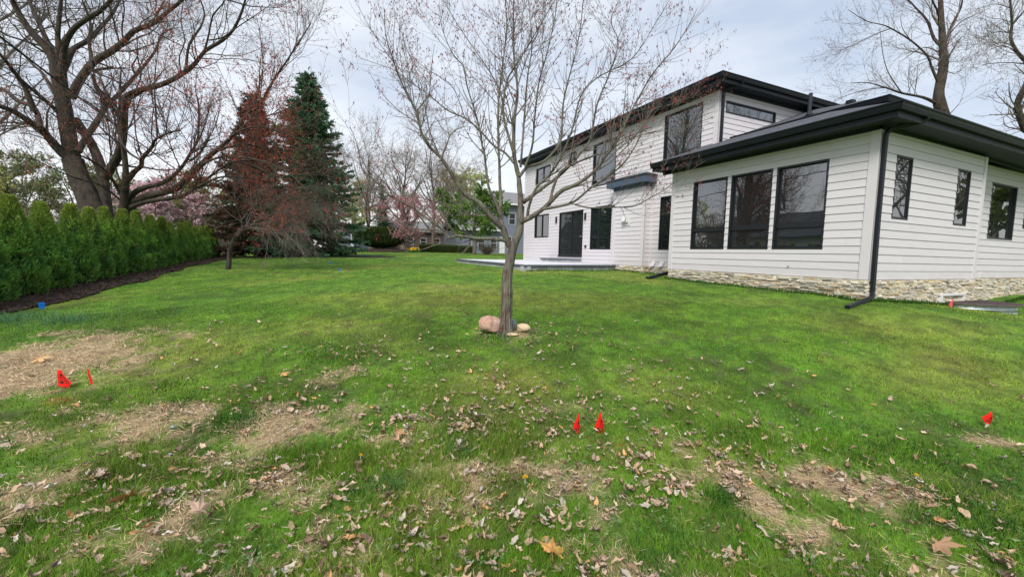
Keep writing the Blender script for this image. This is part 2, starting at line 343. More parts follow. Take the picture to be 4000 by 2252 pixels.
def siding(b, f, a0, a1, z0, z1, holes=(), zs=ZS):
    rows = [(z0, min(zs, z1), True)] if z0 < zs else []
    k = max(0, math.ceil((z0-zs)/EXP-1e-6)-(0 if z0 < zs else 1)); z = zs+k*EXP if z0 < zs else zs+math.floor((z0-zs)/EXP)*EXP
    while z < z1: rows.append((z, z+EXP, False)); z += EXP
    for (r0, r1, flat) in rows:
        cuts = sorted({max(r0, z0), min(r1, z1)} | {h[i] for h in holes for i in (2, 3) if max(r0, z0) < h[i] < min(r1, z1)})
        for u, v in zip(cuts[:-1], cuts[1:]):
            if v-u < .002: continue
            segs = [(a0, a1)]
            for h in holes:
                if h[2] < (u+v)/2 < h[3]:
                    segs = [s for (p, q) in segs for s in ((p, min(q, h[0])), (max(p, h[1]), q)) if s[1]-s[0] > .003]
            ou = .008 if flat else .018-.014*(u-r0)/EXP; ov = .008 if flat else .018-.014*(v-r0)/EXP
            if not flat:
                off = ((int(round((r0-zs)/EXP))*1.37) % 3.66)+a0; js = [off+3.66*k for k in range(-1, 9)]
                for j in js: segs = [s for (p, q) in segs for s in (((p, j-.0015), (j+.0015, q)) if p+.1 < j < q-.1 else ((p, q),))]
            for p, q in segs:
                cj = .965+.05*hsh(int(p*50)+int(r0*131), int(r0*977), 5)
                # butt joints every 3.66 m, staggered
                u_ = u+(.0052 if abs(u-r0) < .001 and (not flat or r0 > z0+.01) else 0)          # shadow gap under each board
                V = [f(p, u_, ou), f(q, u_, ou), f(q, v, ov), f(p, v, ov), f(p, u_, -.02), f(q, u_, -.02), f(q, v, -.02), f(p, v, -.02)]
                b.add(V, [(0, 1, 2, 3), (0, 4, 5, 1), (3, 2, 6, 7)], (cj, cj, cj))
                if u_ > u: b.add([f(p, u, -.008), f(q, u, -.008), f(q, u_, -.008), f(p, u_, -.008)], [(0, 1, 2, 3)], (.35, .35, .36))  # groove back tinted dark, the lap's shadow line put into the colour
def backing(b, f, a0, a1, z0, z1, holes=()):
    zc = sorted({z0, z1} | {h[i] for h in holes for i in (2, 3)})
    for u, v in zip(zc[:-1], zc[1:]):
        segs = [(a0, a1)]
        for h in holes:
            if h[2] < (u+v)/2 < h[3]: segs = [s for (p, q) in segs for s in ((p, min(q, h[0])), (max(p, h[1]), q)) if s[1]-s[0] > .003]
        for p, q in segs: lbox(b, f, p, q, u, v, -.12, -.006)
def ring(b, f, a0, a1, z0, z1, t, o0, o1):
    lbox(b, f, a0, a1, z1-t, z1, o0, o1); lbox(b, f, a0, a1, z0, z0+t, o0, o1)
    lbox(b, f, a0, a0+t, z0+t, z1-t, o0, o1); lbox(b, f, a1-t, a1, z0+t, z1-t, o0, o1)
def window(f, a0, a1, z0, z1, tr=None, mull=None, side=None, label=None, gl=None, rc=.052, fw=.045, sw=.028):
    """tr: transom height, mull: mullion position, side: (lo,hi) part of the width the transom covers"""
    b = MB(); ring(b, f, a0, a1, z0, z1, fw, -.14, .016)
    cells = [(a0+fw, a1-fw, z0+fw, z1-fw)]
    if mull:
        c = cells[0]; lbox(b, f, mull-.035, mull+.035, c[2], c[3], -.115, -rc+.03); cells = [(c[0], mull-.035, c[2], c[3]), (mull+.035, c[1], c[2], c[3])]
    if tr:
        n = []
        for c in cells:
            if side and not (side[0] <= (c[0]+c[1])/2 <= side[1]): n.append(c); continue
            lbox(b, f, c[0], c[1], tr-.05, tr+.05, -.113, -rc+.028); n += [(c[0], c[1], c[2], tr-.05), (c[0], c[1], tr+.05, c[3])]
        cells = n
    w_ = b.build('window', m_frame, house)
    if label: w_['label'] = label
    s_ = MB()
    for c in cells: ring(s_, f, c[0]-.002, c[1]+.002, c[2]-.002, c[3]+.002, sw, -.11, -rc)
    s_.build('sash', m_frame, w_)
    for c in cells:
        g_ = MB(); lbox(g_, f, c[0]+.02, c[1]-.02, c[2]+.02, c[3]-.02, -.1, -rc-.012); g_.build('pane', gl or m_glass, w_)
    return w_
fW = mapper('W', 10.55); fS = mapper('S', 4.91); fR = mapper('S', 5.24); fM = mapper('W', 12.3); fU = mapper('S', 10.36); fB = mapper('W', 11.95); fBS = mapper('S', 13.28)
HW = [(8.42, 9.61, 1.755, 3.80), (7.12, 8.30, 1.755, 3.80), (5.82, 7.01, 1.755, 3.80)]
HS = [(11.26, 11.94, 2.43, 3.78), (14.10, 14.78, 2.43, 3.78)]
HR = [(17.15, 18.90, 2.21, 3.78), (19.56, 20.4, 2.6, 3.78)]
HM = [(12.22, 12.79, 1.77, 3.84), (15.80, 17.43, 1.785, 3.84), (18.08, 20.42, 1.44, 3.81), (21.60, 23.36, 2.49, 3.87), (21.58, 23.36, 5.73, 6.68), (18.95, 19.63, 6.16, 6.88), (15.66, 17.41, 4.80, 6.83), (10.99, 12.77, 4.80, 6.92)]
HU = [(12.64, 15.25, 6.415, 6.82)]
b = MB()
for f, a0, a1, z0, z1, H in ((fW, 4.91, 10.45, Z0, 4.21, HW), (fS, 10.55, 15.58, Z0, 4.21, HS), (fR, 15.58, 24, Z0, 4.21, HR), (fM, 10.36, 24.8, Z0, 7.10, HM), (fU, 12.3, 24, 5.2, 7.10, HU), (fB, 13.28, 15.22, Z0, 4.30, []), (fBS, 11.95, 12.3, Z0, 4.30, [])):
    siding(b, f, a0, a1, z0, z1, H)
    if f not in (fB, fBS): backing(b, f, a0+(.1 if f in (fS, fU) else 0), a1, z0, z1, H)
b.box(11.97, 12.3, 13.3, 15.2, Z0, 4.3)
fN = mapper('N', 24.8); siding(b, fN, 12.3, 24, Z0, 7.10); backing(b, fN, 12.45, 24, Z0, 7.1)
fN2 = mapper('N', 10.45); siding(b, fN2, 10.55, 12.3, Z0, 4.21); backing(b, fN2, 10.7, 12.2, Z0, 4.21)
b.box(23.9, 24, 5.3, 10.3, .3, 4.2); b.box(23.9, 24, 10.4, 24.75, .3, 7.08); b.box(15.6, 15.7, 4.93, 5.3, Z0, 4.2); b.box(12.31, 23.8, 10.5, 24.7, .4, .9)
b.build('wall', m_siding, house)
def tb(f, a0, a1, z0, z1, o=.028): t = MB(); lbox(t, f, a0, a1, z0, z1, -.02, o); return t.build('trim_board', m_trim, house, bevel=.003)   # corner boards and trim
tb(fW, 4.886, 5.06, Z0-.004, 4.21); tb(fS, 10.5515, 10.66, Z0-.004, 4.21, .024); tb(fW, 10.33, 10.474, Z0-.003, 4.21)
tb(fS, 15.45, 15.60, Z0-.004, 4.21, .03); tb(fR, 15.61, 15.67, Z0-.003, 4.2); tb(fM, 10.337, 10.50, 4.6, 7.08); tb(fU, 12.3015, 12.38, 4.9, 7.08, .023)
tb(fB, 13.256, 13.40, Z0-.003, 4.3); tb(fB, 15.08, 15.245, Z0-.002, 4.3); tb(fBS, 11.9515, 12.04, Z0-.004, 4.3, .024); tb(fM, 13.19, 13.279, Z0-.001, 4.45); tb(fM, 24.66, 24.824, Z0-.003, 7.08); tb(fM, 15.221, 15.30, Z0-.002, 4.3)
tb(fM, 10.46, 10.55, Z0, 4.3)
tb(fM, 13.05, 15.5, 4.76, 4.90, .03)
# ledger stone base, real stones
def stones(f, a0, a1, z1, seed, cornerlo=0):
    r = np.random.default_rng(seed); b = MB(); z = z1-.01; i = 0
    while z > .0:
        h = r.uniform(.022, .05); a = a0-r.uniform(0, .1)
        while a < a1:
            l_ = r.choice([.05, .09, .14, .2, .28])*r.uniform(.8, 1.2); p, q = max(a, a0), min(a+l_-.003, a1)
            if q-p > .015:
                o = r.uniform(.012, .06); hh = h-.003+(r.uniform(-.004, .003))
                base = [(.69, .61, .47), (.60, .52, .39), (.72, .66, .54), (.50, .46, .40), (.65, .51, .32), (.60, .56, .50), (.76, .71, .62), (.42, .38, .33)][r.choice(8, p=[.22, .15, .2, .08, .14, .08, .1, .03])]
                c = np.array(base)*r.uniform(.8, 1.12)
                d = r.uniform(-.006, .006, 4)
                V = [f(p, z-hh, -.02), f(q, z-hh, -.02), f(q, z, -.02), f(p, z, -.02), f(p+.002, z-hh+.002, o+d[0]), f(q-.002, z-hh+.002, o+d[1]), f(q-.002, z-.002, o+d[2]), f(p+.002, z-.002, o+d[3])]
                b.add(V, [(4, 5, 6, 7), (0, 1, 5, 4), (1, 2, 6, 5), (2, 3, 7, 6), (3, 0, 4, 7)], c)
            a += l_
        z -= h
    return b
b = stones(fW, 4.88, 10.45, 1.106, 1); 
for args in ((fS, 10.55, 15.58, 1.106, 2), (fR, 15.58, 24, 1.106, 3), (fM, 10.45, 13.28, 1.106, 4), (fB, 13.25, 15.2, 1.106, 5), (fBS, 11.95, 12.3, 1.106, 6)):
    q = stones(*args); b.V += q.V; b.C += q.C
    for k in (3, 4): b.F[k] += [x+b.n for x in q.F[k]]
    b.n += q.n
lbox(b, fW, 4.9, 10.45, -.2, 1.10, -.3, -.018, (.1, .09, .08)); lbox(b, fS, 10.57, 23.99, -.2, 1.098, -.9, -.34, (.1, .09, .08)); lbox(b, fM, 10.5, 24.8, .2, 1.1, -.3, -.018, (.2, .2, .2)); lbox(b, fS, 10.56, 15.56, -.2, 1.097, -.3, -.018, (.1, .09, .08))
b.build('stone_base', m_stone, house)
# windows
for i, h in enumerate(HW): window(fW, *h, tr=2.33)
for h in HS: window(fS, *h, rc=.004, fw=.035, sw=.02)
window(fR, *HR[0], rc=.045); window(fR, *HR[1], rc=.085)
window(fM, *HM[0]); window(fM, *HM[1], tr=2.38, mull=16.80, side=(16.8, 18), gl=m_glass); window(fM, *HM[3], mull=22.48); window(fM, *HM[4], mull=22.48); window(fM, *HM[5]); window(fM, *HM[6]); window(fM, *HM[7]); window(fU, *HU[0], rc=.02)
# sliding door
b = MB(); ring(b, fM, 18.08, 20.42, 1.44, 3.81, .055, -.14, .012); lbox(b, fM, 18.08, 20.42, 1.40, 1.439, -.12, .05)
dr = b.build('sliding_door', m_frame, house)
b = MB(); ring(b, fM, 19.2, 20.37, 1.495, 3.755, .06, -.07, -.03); b.build('screen_frame', m_frame, dr)
b = MB(); lbox(b, fM, 19.25, 20.32, 1.55, 3.70, -.055, -.045); b.build('screen', m_glass2, dr)
b = MB(); ring(b, fM, 18.13, 19.27, 1.495, 3.755, .06, -.115, -.075); b.build('door_leaf', m_frame, dr)
b = MB(); lbox(b, fM, 18.18, 19.22, 1.55, 3.70, -.1, -.09); b.build('pane', m_glass2, dr)
b = MB(); lbox(b, fM, 18.17, 18.21, 2.36, 2.56, -.074, -.045); lbox(b, fM, 18.18, 18.42, 2.44, 2.47, -.045, -.02); b.build('handle', m_steel, dr, bevel=.006)
# fittings on the wall
for y in (20.70, 17.87):
    b = MB(); lbox(b, fM, y-.055, y+.055, 3.26, 3.62, .0185, .03); b.tubes([fM(y, 3.28, .07), fM(y, 3.60, .07)], .035, 10, cap=True); lbox(b, fM, y-.05, y+.05, 3.26, 3.285, .03, .11)
    b.build('wall_lamp', m_frame, house, bevel=.004)
b = MB(); lbox(b, fM, 17.71, 17.82, 1.87, 1.99, .01, .075); b.build('outlet_cover', m_frame, house, bevel=.01)
b = MB(); lbox(b, fR, 16.93, 17.04, 1.10, 1.26, .008, .03); lbox(b, fR, 16.95, 17.02, 1.115, 1.17, .03, .036); lbox(b, fR, 16.95, 17.02, 1.185, 1.24, .03, .036); b.build('outlet_cover', m_white, house, bevel=.004)
b = MB(); lbox(b, fB, 14.12, 14.60, 2.86, 3.20, .01, .05); lbox(b, fB, 14.18, 14.54, 2.92, 3.18, .05, .13)
V = [fB(14.22, 3.15, .13), fB(14.50, 3.15, .13), fB(14.46, 2.95, .19), fB(14.26, 2.95, .19)]; b.add(V, [(0, 1, 2, 3)]); lbox(b, fB, 14.08, 14.56, 2.78, 2.86, .01, .04); b.build('dryer_vent', m_white, house, bevel=.008)
for y in (12.42, 12.88):
    b = MB(); V = [fM(y, 1.32, .02), fM(y+.2, 1.32, .02), fM(y+.2, 1.11, .17), fM(y, 1.11, .17), fM(y, 1.11, .02), fM(y+.2, 1.11, .02)]
    b.add(V, [(0, 1, 2, 3)]); b.F[3].append(np.array([(0, 3, 4), (1, 5, 2)])+b.n-6); b.add([fM(y+.03, 1.12, .06), fM(y+.17, 1.12, .06), fM(y+.17, .96, .06), fM(y+.03, .96, .06)], [(0, 1, 2, 3)], (.1, .1, .1)); b.build('vent_hood', m_trim, house)
b = MB(); b.tubes([fW(6.55, 1.34, .0), fW(6.55, 1.34, .05)], .012, 8, cap=True); b.build('hose_stub', m_rust, house)
# roofs
def slab(pts, t=.05):
    b = MB(); n = len(pts); V = list(pts)+[(x, y, z-t) for x, y, z in pts]
    for q in range(1, n-1): b.add([V[0], V[q], V[q+1]], [(0, 1, 2)]); b.add([V[n], V[n+q+1], V[n+q]], [(0, 1, 2)])
    for q in range(n): a, c = q, (q+1) % n; b.add([V[a], V[n+a], V[n+c], V[c]], [(0, 1, 2, 3)])
    return b
def join(*bs):
    o = bs[0]
    for q in bs[1:]:
        o.V += q.V; o.C += q.C
        for k in (3, 4): o.F[k] += [x+o.n for x in q.F[k]]
        o.n += q.n
    return o
S_ = .37
rf = join(slab([(10.02, 4.39, 4.53), (16.02, 10.36, 6.73), (12.3, 10.36, 5.365), (12.3, 10.9, 5.365), (10.02, 10.9, 4.53)]), slab([(10.02, 4.39, 4.53), (26, 4.39, 4.53), (26, 10.36, 6.73), (16.02, 10.36, 6.73)])).build('roof', m_shingle, house)
E_X, E_Y, zz = 12.95, 5.96, 5.62
r2 = join(slab([(E_X, E_Y, zz), (E_X+4.4, E_Y+4.4, zz+4.4*S_), (E_X, 10.36, zz)]), slab([(E_X, E_Y, zz), (26, E_Y, zz), (26, E_Y+4.4, zz+4.4*S_), (E_X+4.4, E_Y+4.4, zz+4.4*S_)])).build('roof', m_shingle, house)
r3 = join(slab([(11.82, 9.87, 7.43), (24.4, 9.87, 7.43), (18.5, 15.8, 9.2), (17.7, 15.8, 9.2)]), slab([(11.82, 9.87, 7.43), (17.7, 15.8, 9.2), (17.7, 19, 9.2), (11.82, 24.85, 7.43)]), slab([(11.82, 24.85, 7.43), (17.7, 19, 9.2), (18.5, 19, 9.2), (24.4, 24.85, 7.43)]), slab([(24.4, 9.87, 7.43), (24.4, 24.85, 7.43), (18.5, 19, 9.2), (18.5, 15.8, 9.2)])).build('roof', m_shingle, house)
def eave(path, zt, wallpath, frz, parent=None, zb=.115, gz_=.145):
    """path: outer eave corners; gutter, fascia, soffit and frieze follow it"""
    g = MB(); f_ = MB(); s_ = MB()
    for (p, q), (u, v) in zip(zip(path[:-1], path[1:]), zip(wallpath[:-1], wallpath[1:])):
        p = np.array(p, float); q = np.array(q, float); d = (q-p)/np.linalg.norm(q-p); o = np.array([d[1], -d[0]])   # outward
        if np.dot(o, (np.array(u)-p)) > 0: o = -o
        e0 = 0 if tuple(p) == tuple(path[0]) else 1; e1 = 0 if tuple(q) == tuple(path[-1]) else 1
        prof = [(0, zt-gz_), (.075, zt-gz_), (.095, zt-.09), (.105, zt-.05), (.125, zt-.02), (.125, zt), (.113, zt), (.10, zt-.03), (.0, zt-.03)]
        V = []
        for pt_, s, e_ in ((p, -1, e0), (q, 1, e1)):
            for (oo, z) in prof: r_ = pt_+o*oo+(d*s*oo*e_); V.append((r_[0], r_[1], z))
        n = len(prof); g.add(V, [(i, (i+1) % n, n+(i+1) % n, n+i) for i in range(n)])
        g.add(V[:n]+[tuple(np.mean(V[:n], 0))], [(i, (i+1) % n, n) for i in range(n)]); g.add(V[n:]+[tuple(np.mean(V[n:], 0))], [((i+1) % n, i, n) for i in range(n)])
        p2, q2 = p-o*.002, q-o*.002; p3, q3 = p-o*.03, q-o*.03; zf0, zf1 = zt-gz_-zb, zt-.035
        V = [(*p2, zf0), (*q2, zf0), (*q3, zf0), (*p3, zf0), (*p2, zf1), (*q2, zf1), (*q3, zf1), (*p3, zf1)]
        f_.add(V, [(0, 3, 2, 1), (4, 5, 6, 7), (0, 1, 5, 4), (1, 2, 6, 5), (2, 3, 7, 6), (3, 0, 4, 7)])
        zs = zf0+.02
        s_.add([(*p3, zs), (*q3, zs), (*v, zs), (*u, zs)], [(0, 1, 2, 3)])
        u = np.array(u); v = np.array(v); s_.add([(*(u+o*.034), zs), (*(v+o*.034), zs), (*(v+o*.034), frz), (*(u+o*.034), frz)], [(0, 1, 2, 3)]); s_.add([(*(u+o*.034), frz), (*(v+o*.034), frz), (*v, frz), (*u, frz)], [(0, 1, 2, 3)])
    g.build('gutter', m_dark, parent or house); f_.build('fascia', m_dark, parent or house); s_.build('soffit', m_soffit, parent or house)
eave([(10.05, 10.9), (10.05, 4.42), (26, 4.42)], 4.52, [(10.55, 10.9), (10.55, 4.91), (26, 5.24)], 4.20, rf)
eave([(11.85, 24.85), (11.85, 9.92), (24.4, 9.92)], 7.42, [(12.3, 24.8), (12.3, 10.36), (24, 10.36)], 7.07, r3)
eave([(E_X+.02, 10.3), (E_X+.02, E_Y+.02), (26, E_Y+.02)], zz, [(E_X+.5, 10.3), (E_X+.5, E_Y+.5), (26, E_Y+.5)], 5.2, r2, zb=.05)
b = MB(); b.box(E_X+.5, 25, E_Y+.5, 10.3, 4.9, 5.42); b.build('roof_wall', m_soffit, house)
b = MB(); b.add([(10.06, 10.88, 4.28), (12.3, 10.88, 4.28), (12.3, 10.88, 5.33), (10.06, 10.88, 4.5)], [(0, 1, 2, 3)]); b.add([(10.06, 10.86, 4.28), (12.3, 10.86, 4.28), (12.3, 10.45, 4.28), (10.06, 10.45, 4.28)], [(0, 1, 2, 3)]); b.build('rake_board', m_dark, house)
# bay roof
b = MB(); b.box(11.68, 12.28, 13.03, 15.47, 4.44, 4.72); b.build('bay_fascia', m_blue, house, bevel=.004)
b = MB(); b.box(11.915, 12.29, 13.245, 15.255, 4.30, 4.438); b.build('bay_frieze', m_blue, house)
b = join(slab([(11.64, 12.99, 4.745), (12.27, 13.62, 4.96), (12.27, 14.88, 4.96), (11.64, 15.51, 4.745)], .03), slab([(11.64, 12.99, 4.745), (12.27, 12.99, 4.745), (12.27, 13.62, 4.96)], .03), slab([(11.64, 15.51, 4.745), (12.27, 14.88, 4.96), (12.27, 15.51, 4.745)], .03)); b.build('bay_roof', m_shingle, house)
# downspouts
def spout(pts, wd, dp, name='downspout', ax=0):
    b = MB(); P = np.array(pts, float); n = len(P); T = np.gradient(P, axis=0); T /= np.linalg.norm(T, axis=1)[:, None]
    V = []
    for p, t_ in zip(P, T):
        s = np.cross(t_, (0, 1, 0) if ax == 0 else (1, 0, 0)); s /= np.linalg.norm(s); u = np.cross(t_, s)
        for a, c in ((-1, -1), (1, -1), (1, 1), (-1, 1)): V.append(p+s*a*wd/2+u*c*dp/2)
    F = [(4*i+j, 4*i+(j+1) % 4, 4*i+4+(j+1) % 4, 4*i+4+j) for i in range(n-1) for j in range(4)]+[(0, 1, 2, 3), (4*n-1, 4*n-2, 4*n-3, 4*n-4)]
    b.add(V, F); return b.build(name, m_dark, house, bevel=.008)
spout([(11.05, 4.36, 4.42), (11.05, 4.38, 4.36), (11.0, 4.45, 4.30), (10.66, 4.78, 4.20), (10.62, 4.835, 4.12), (10.62, 4.84, 4.0), (10.62, 4.84, 2.4), (10.62, 4.82, .86), (10.60, 4.80, .80), (10.5, 4.78, .75), (9.25, 4.58, .60)], .088, .065)
spout([(12.75, 9.86, 7.30), (12.75, 9.88, 7.24), (12.7, 9.95, 7.18), (12.45, 10.24, 7.08), (12.42, 10.29, 7.0), (12.42, 10.29, 6.9), (12.42, 10.29, 5.42)], .09, .065)
spout([(10.95, 10.78, .97), (10.6, 10.7, .935), (9.55, 10.35, .80)], .1, .08)
# roof vents
b = MB(); zr = 4.53+S_*(13.95-10.02); b.tubes([(13.95, 8.4, zr-.1), (13.95, 8.4, zr+.66)], .055, 14, cap=True); p_ = b.build('vent_pipe', m_soffit, house, smooth=False)
b = MB(); b.add([(13.72, 8.2, zr-.085+.035), (14.2, 8.2, zr+.092+.035), (14.2, 8.62, zr+.092+.035), (13.72, 8.62, zr-.085+.035)], [(0, 1, 2, 3)]); b.tubes([(13.95, 8.4, zr), (13.95, 8.4, zr+.1)], [.11, .062], 12); b.build('flashing', m_dark, p_)
b = MB(); b.box(14.1, 14.28, 7.3, 7.5, 5.95, 6.17); b.build('roof_vent', m_dark, house, bevel=.02)
b = MB(); b.tubes([(12.8, 20.6, 7.6), (12.8, 20.6, 8.12)], .05, 10, cap=True); b.build('vent_pipe', m_soffit, house)
# basement window and its well
fX = fS
b = MB(); ring(b, fX, 13.75, 14.98, .40, .76, .06, -.05, .085); b.build('basement_window', m_white, house, bevel=.004).__setitem__('label', 'low white basement window above the metal window well')
ww = empty('window_well', (14.95, 4.85, .3), 'half round galvanised window well with rusty grate against the stone base', 'window well')
b = MB(); th = np.linspace(-.12, np.pi+.12, 40); zs_ = np.linspace(.10, .52, 29)
Rr_ = .93+.018*np.sin(zs_*2*np.pi/.1)
V = np.array([[(14.95+r_*np.cos(a)*1.0, 4.86-r_*np.sin(a)*.98, z) for a in th] for z, r_ in zip(zs_, Rr_)]).reshape(-1, 3)
i = np.arange(V.shape[0]).reshape(29, 40); b.add(V, np.stack([i[:-1, :-1], i[:-1, 1:], i[1:, 1:], i[1:, :-1]], -1).reshape(-1, 4)); b.build('corrugated_wall', m_galv, ww, smooth=True)
b = MB(); rim = np.array([(14.95+.99*np.cos(a), 4.84-.98*np.sin(a), .542) for a in np.linspace(0, np.pi, 40)]); b.tubes(rim, .017, 6)
b.box(13.95, 15.95, 4.80, 4.83, .53, .56)
for x in np.arange(14.06, 15.9, .085):
    y0 = 4.84-.98*math.sqrt(max(0, 1-((x-14.95)/.99)**2)); b.box(x-.006, x+.006, y0, 4.80, .534, .556)
for y in (4.2, 4.5): xx = .99*math.sqrt(max(0, 1-((4.84-y)/.98)**2)); b.box(14.95-xx, 14.95+xx, y-.008, y+.008, .525, .5335)
b.build('grate', m_rust, ww)
# patio
def pz_(P, z0, z1, m, name, parent=None, c=None): b = MB(); b.prism(P, z0, z1, c); return b.build(name, m, parent)
pt_ = empty('patio', (9, 18, .88), 'raised pale stone patio with grey block edge beside the house', 'patio')
cx_, cy_ = np.mean(PATIO, 0)
def inset(P, d): return [(x+(cx_-x)*d/np.hypot(cx_-x, cy_-y), y+(cy_-y)*d/np.hypot(cx_-x, cy_-y)) if x < 12.2 else (x, y) for x, y in P]
b = MB(); r = np.random.default_rng(4)
for (p, q) in ((PATIO[4], PATIO[0]), (PATIO[0], PATIO[1]), (PATIO[3], PATIO[4])):
    p = np.array(p); q = np.array(q); L_ = np.linalg.norm(q-p); d = (q-p)/L_; o = np.array([-d[1], d[0]]); o = o if np.dot(o, np.array([cx_, cy_])-p) > 0 else -o
    for z0, z1 in ((.62, .83), (.834, 1.04)):
        a = 0
        while a < L_-.02:
            e_ = min(a+r.choice([.2, .3, .45]), L_); c = np.array((.36, .37, .38))*r.uniform(.72, 1.15); u, v = p+d*a, p+d*(e_-.006); s = r.uniform(0.005, .014)
            P = [u+o*s, v+o*s, v+o*.25, u+o*.25]; b.prism([tuple(x) for x in P], z0, z1, c); a = e_
b.build('block_course', m_pblock, pt_)
def outset(P, d): return inset(P, -d)
b = MB(); b.prism(outset(PATIO, .05), 1.030, 1.097); b.build('coping', m_pedge, pt_, bevel=.008)
b = MB(); b.prism(inset(PATIO, .28), 1.06, 1.101); b.prism(inset(PATIO, .4), .5, 1.0); b.build('paving', m_paver, pt_)
tag(pt_, kind=None)
stp = empty('patio_step', (12.0, 19.7, 1.1), 'low grey block step below the sliding glass door', 'step')
b = MB(); r = np.random.default_rng(5); a = 18.15
while a < 21.25: e_ = min(a+r.choice([.25, .35, .45]), 21.25); b.box(11.62, 12.28, a, e_-.006, 1.102, 1.235, np.array((.36, .37, .38))*r.uniform(.7, 1.15)); a = e_
b.build('riser_block', m_pblock, stp); b = MB(); b.box(11.58, 12.29, 18.10, 21.30, 1.236, 1.285); b.build('tread', m_pedge, stp, bevel=.006)
# ------------------------------------------------------------------ plants: helpers
print('plants')
def nrm(v): return v/(np.linalg.norm(v, axis=-1, keepdims=True)+1e-9)
def perp(d, r): p = nrm(np.cross(d, r.normal(size=d.shape))); return p
def resample(Lm, step):
    P = np.array(Lm, float); n = len(P); Q = np.vstack([2*P[0]-P[1], P, 2*P[-1]-P[-2]]); o = []
    for i in range(1, n):
        p0, p1, p2, p3 = Q[i-1], Q[i], Q[i+1], Q[i+2]; m = max(2, int(np.linalg.norm((p2-p1)[:3])/step)+1)
        t = np.linspace(0, 1, m, endpoint=False)[:, None]
        o.append(.5*((2*p1)+(-p0+p2)*t+(2*p0-5*p1+4*p2-p3)*t**2+(-p0+3*p1-3*p2+p3)*t**3))
    o.append(P[-1:]); o = np.vstack(o); o[:, 3] = np.maximum(o[:, 3], .001); return o
def grow(pos, d, Ln, r0, n, wander, trop, r, r1=.35):
    P = [pos]; st = (Ln/(n-1))[:, None]; tr = np.array(trop)
    for i in range(n-1):
        d = nrm(d+r.normal(size=d.shape)*wander+tr); P.append(P[-1]+d*st)
    return np.stack(P, 1), r0[:, None]*np.linspace(1, r1, n)[None]
def on_limbs(Ls, N_, r, tmin=.1, rmax=9):
    A_, B_, W_ = [], [], []
    for l in Ls:
        a, b_ = l[:-1], l[1:]; n = len(a); t = np.arange(n)/n; w_ = np.linalg.norm((b_-a)[:, :3], axis=1)*(t >= tmin)*(a[:, 3] < rmax)
        A_.append(a); B_.append(b_); W_.append(w_*(.5+t))
    A_ = np.vstack(A_); B_ = np.vstack(B_); W_ = np.concatenate(W_); i = r.choice(len(A_), N_, p=W_/W_.sum()); u = r.random((N_, 1))
    q = A_[i]*(1-u)+B_[i]*u; return q[:, :3], nrm(B_[i, :3]-A_[i, :3]), q[:, 3]
def on_batch(P, Rd, N_, r, tmin=.15):
    n, m = P.shape[:2]; ln = np.linalg.norm(P[:, -1]-P[:, 0], axis=1); i = r.choice(n, N_, p=ln/ln.sum()); t = (tmin+(1-tmin)*r.random(N_))*(m-1); k = np.minimum(t.astype(int), m-2); u = (t-k)[:, None]
    a, b_ = P[i, k], P[i, k+1]; return a*(1-u)+b_*u, nrm(b_-a), Rd[i, k]*(1-u[:, 0])+Rd[i, k+1]*u[:, 0], t/(m-1)
def branch(pos, tan, rad, spec, r, ts=None):
    """spec: Lmin, Lmax, n, ang0, ang1, wander, trop, radius ratio, rmin"""
    Lmin, Lmax, n, a0, a1, wa, tr, rr, rmin = spec; N_ = len(pos); a = np.radians(r.uniform(a0, a1, N_))[:, None]
    d = tan*np.cos(a)+perp(tan, r)*np.sin(a); Ln = r.uniform(Lmin, Lmax, N_)
    if ts is not None: Ln *= 1.15-.5*ts
    return grow(pos, nrm(d), Ln, np.maximum(rad*rr, rmin), n, wa, tr, r)
def cards(b, p, d, s_, ln, wd, col, r, fold=0):
    """leaf shaped diamond faces: start p, direction d, side s_"""
    ln = np.broadcast_to(ln, len(p))[:, None]; wd = np.broadcast_to(wd, len(p))[:, None]
    V = np.stack([p, p+d*ln*.45+s_*wd*.5, p+d*ln, p+d*ln*.45-s_*wd*.5], 1).reshape(-1, 3)
    F = np.arange(len(p)*4).reshape(-1, 4); b.add(V, F, np.repeat(col, 4, 0) if np.ndim(col) == 2 else col)
def colmix(n, r, cols, w_=None, j=.15):
    c = np.array(cols)[r.choice(len(cols), n, p=w_)]; return c*r.uniform(1-j, 1+j, (n, 1))
def limbs_mesh(Ls, m, parent, r, name='trunk', kbig=14, rough=.05, first=None):
    b = MB()
    for i, l in enumerate(Ls):
        k = kbig if l[0, 3] > .05 else (8 if l[0, 3] > .015 else 5)
        P, Rd = l[:, :3], l[:, 3]*(1+rough*np.interp(np.arange(len(l)), np.arange(0, len(l)+3, 2), r.normal(size=len(np.arange(0, len(l)+3, 2)))))
        b.tubes(P, Rd[None], k)
    return b.build(name, m, parent, smooth=True)
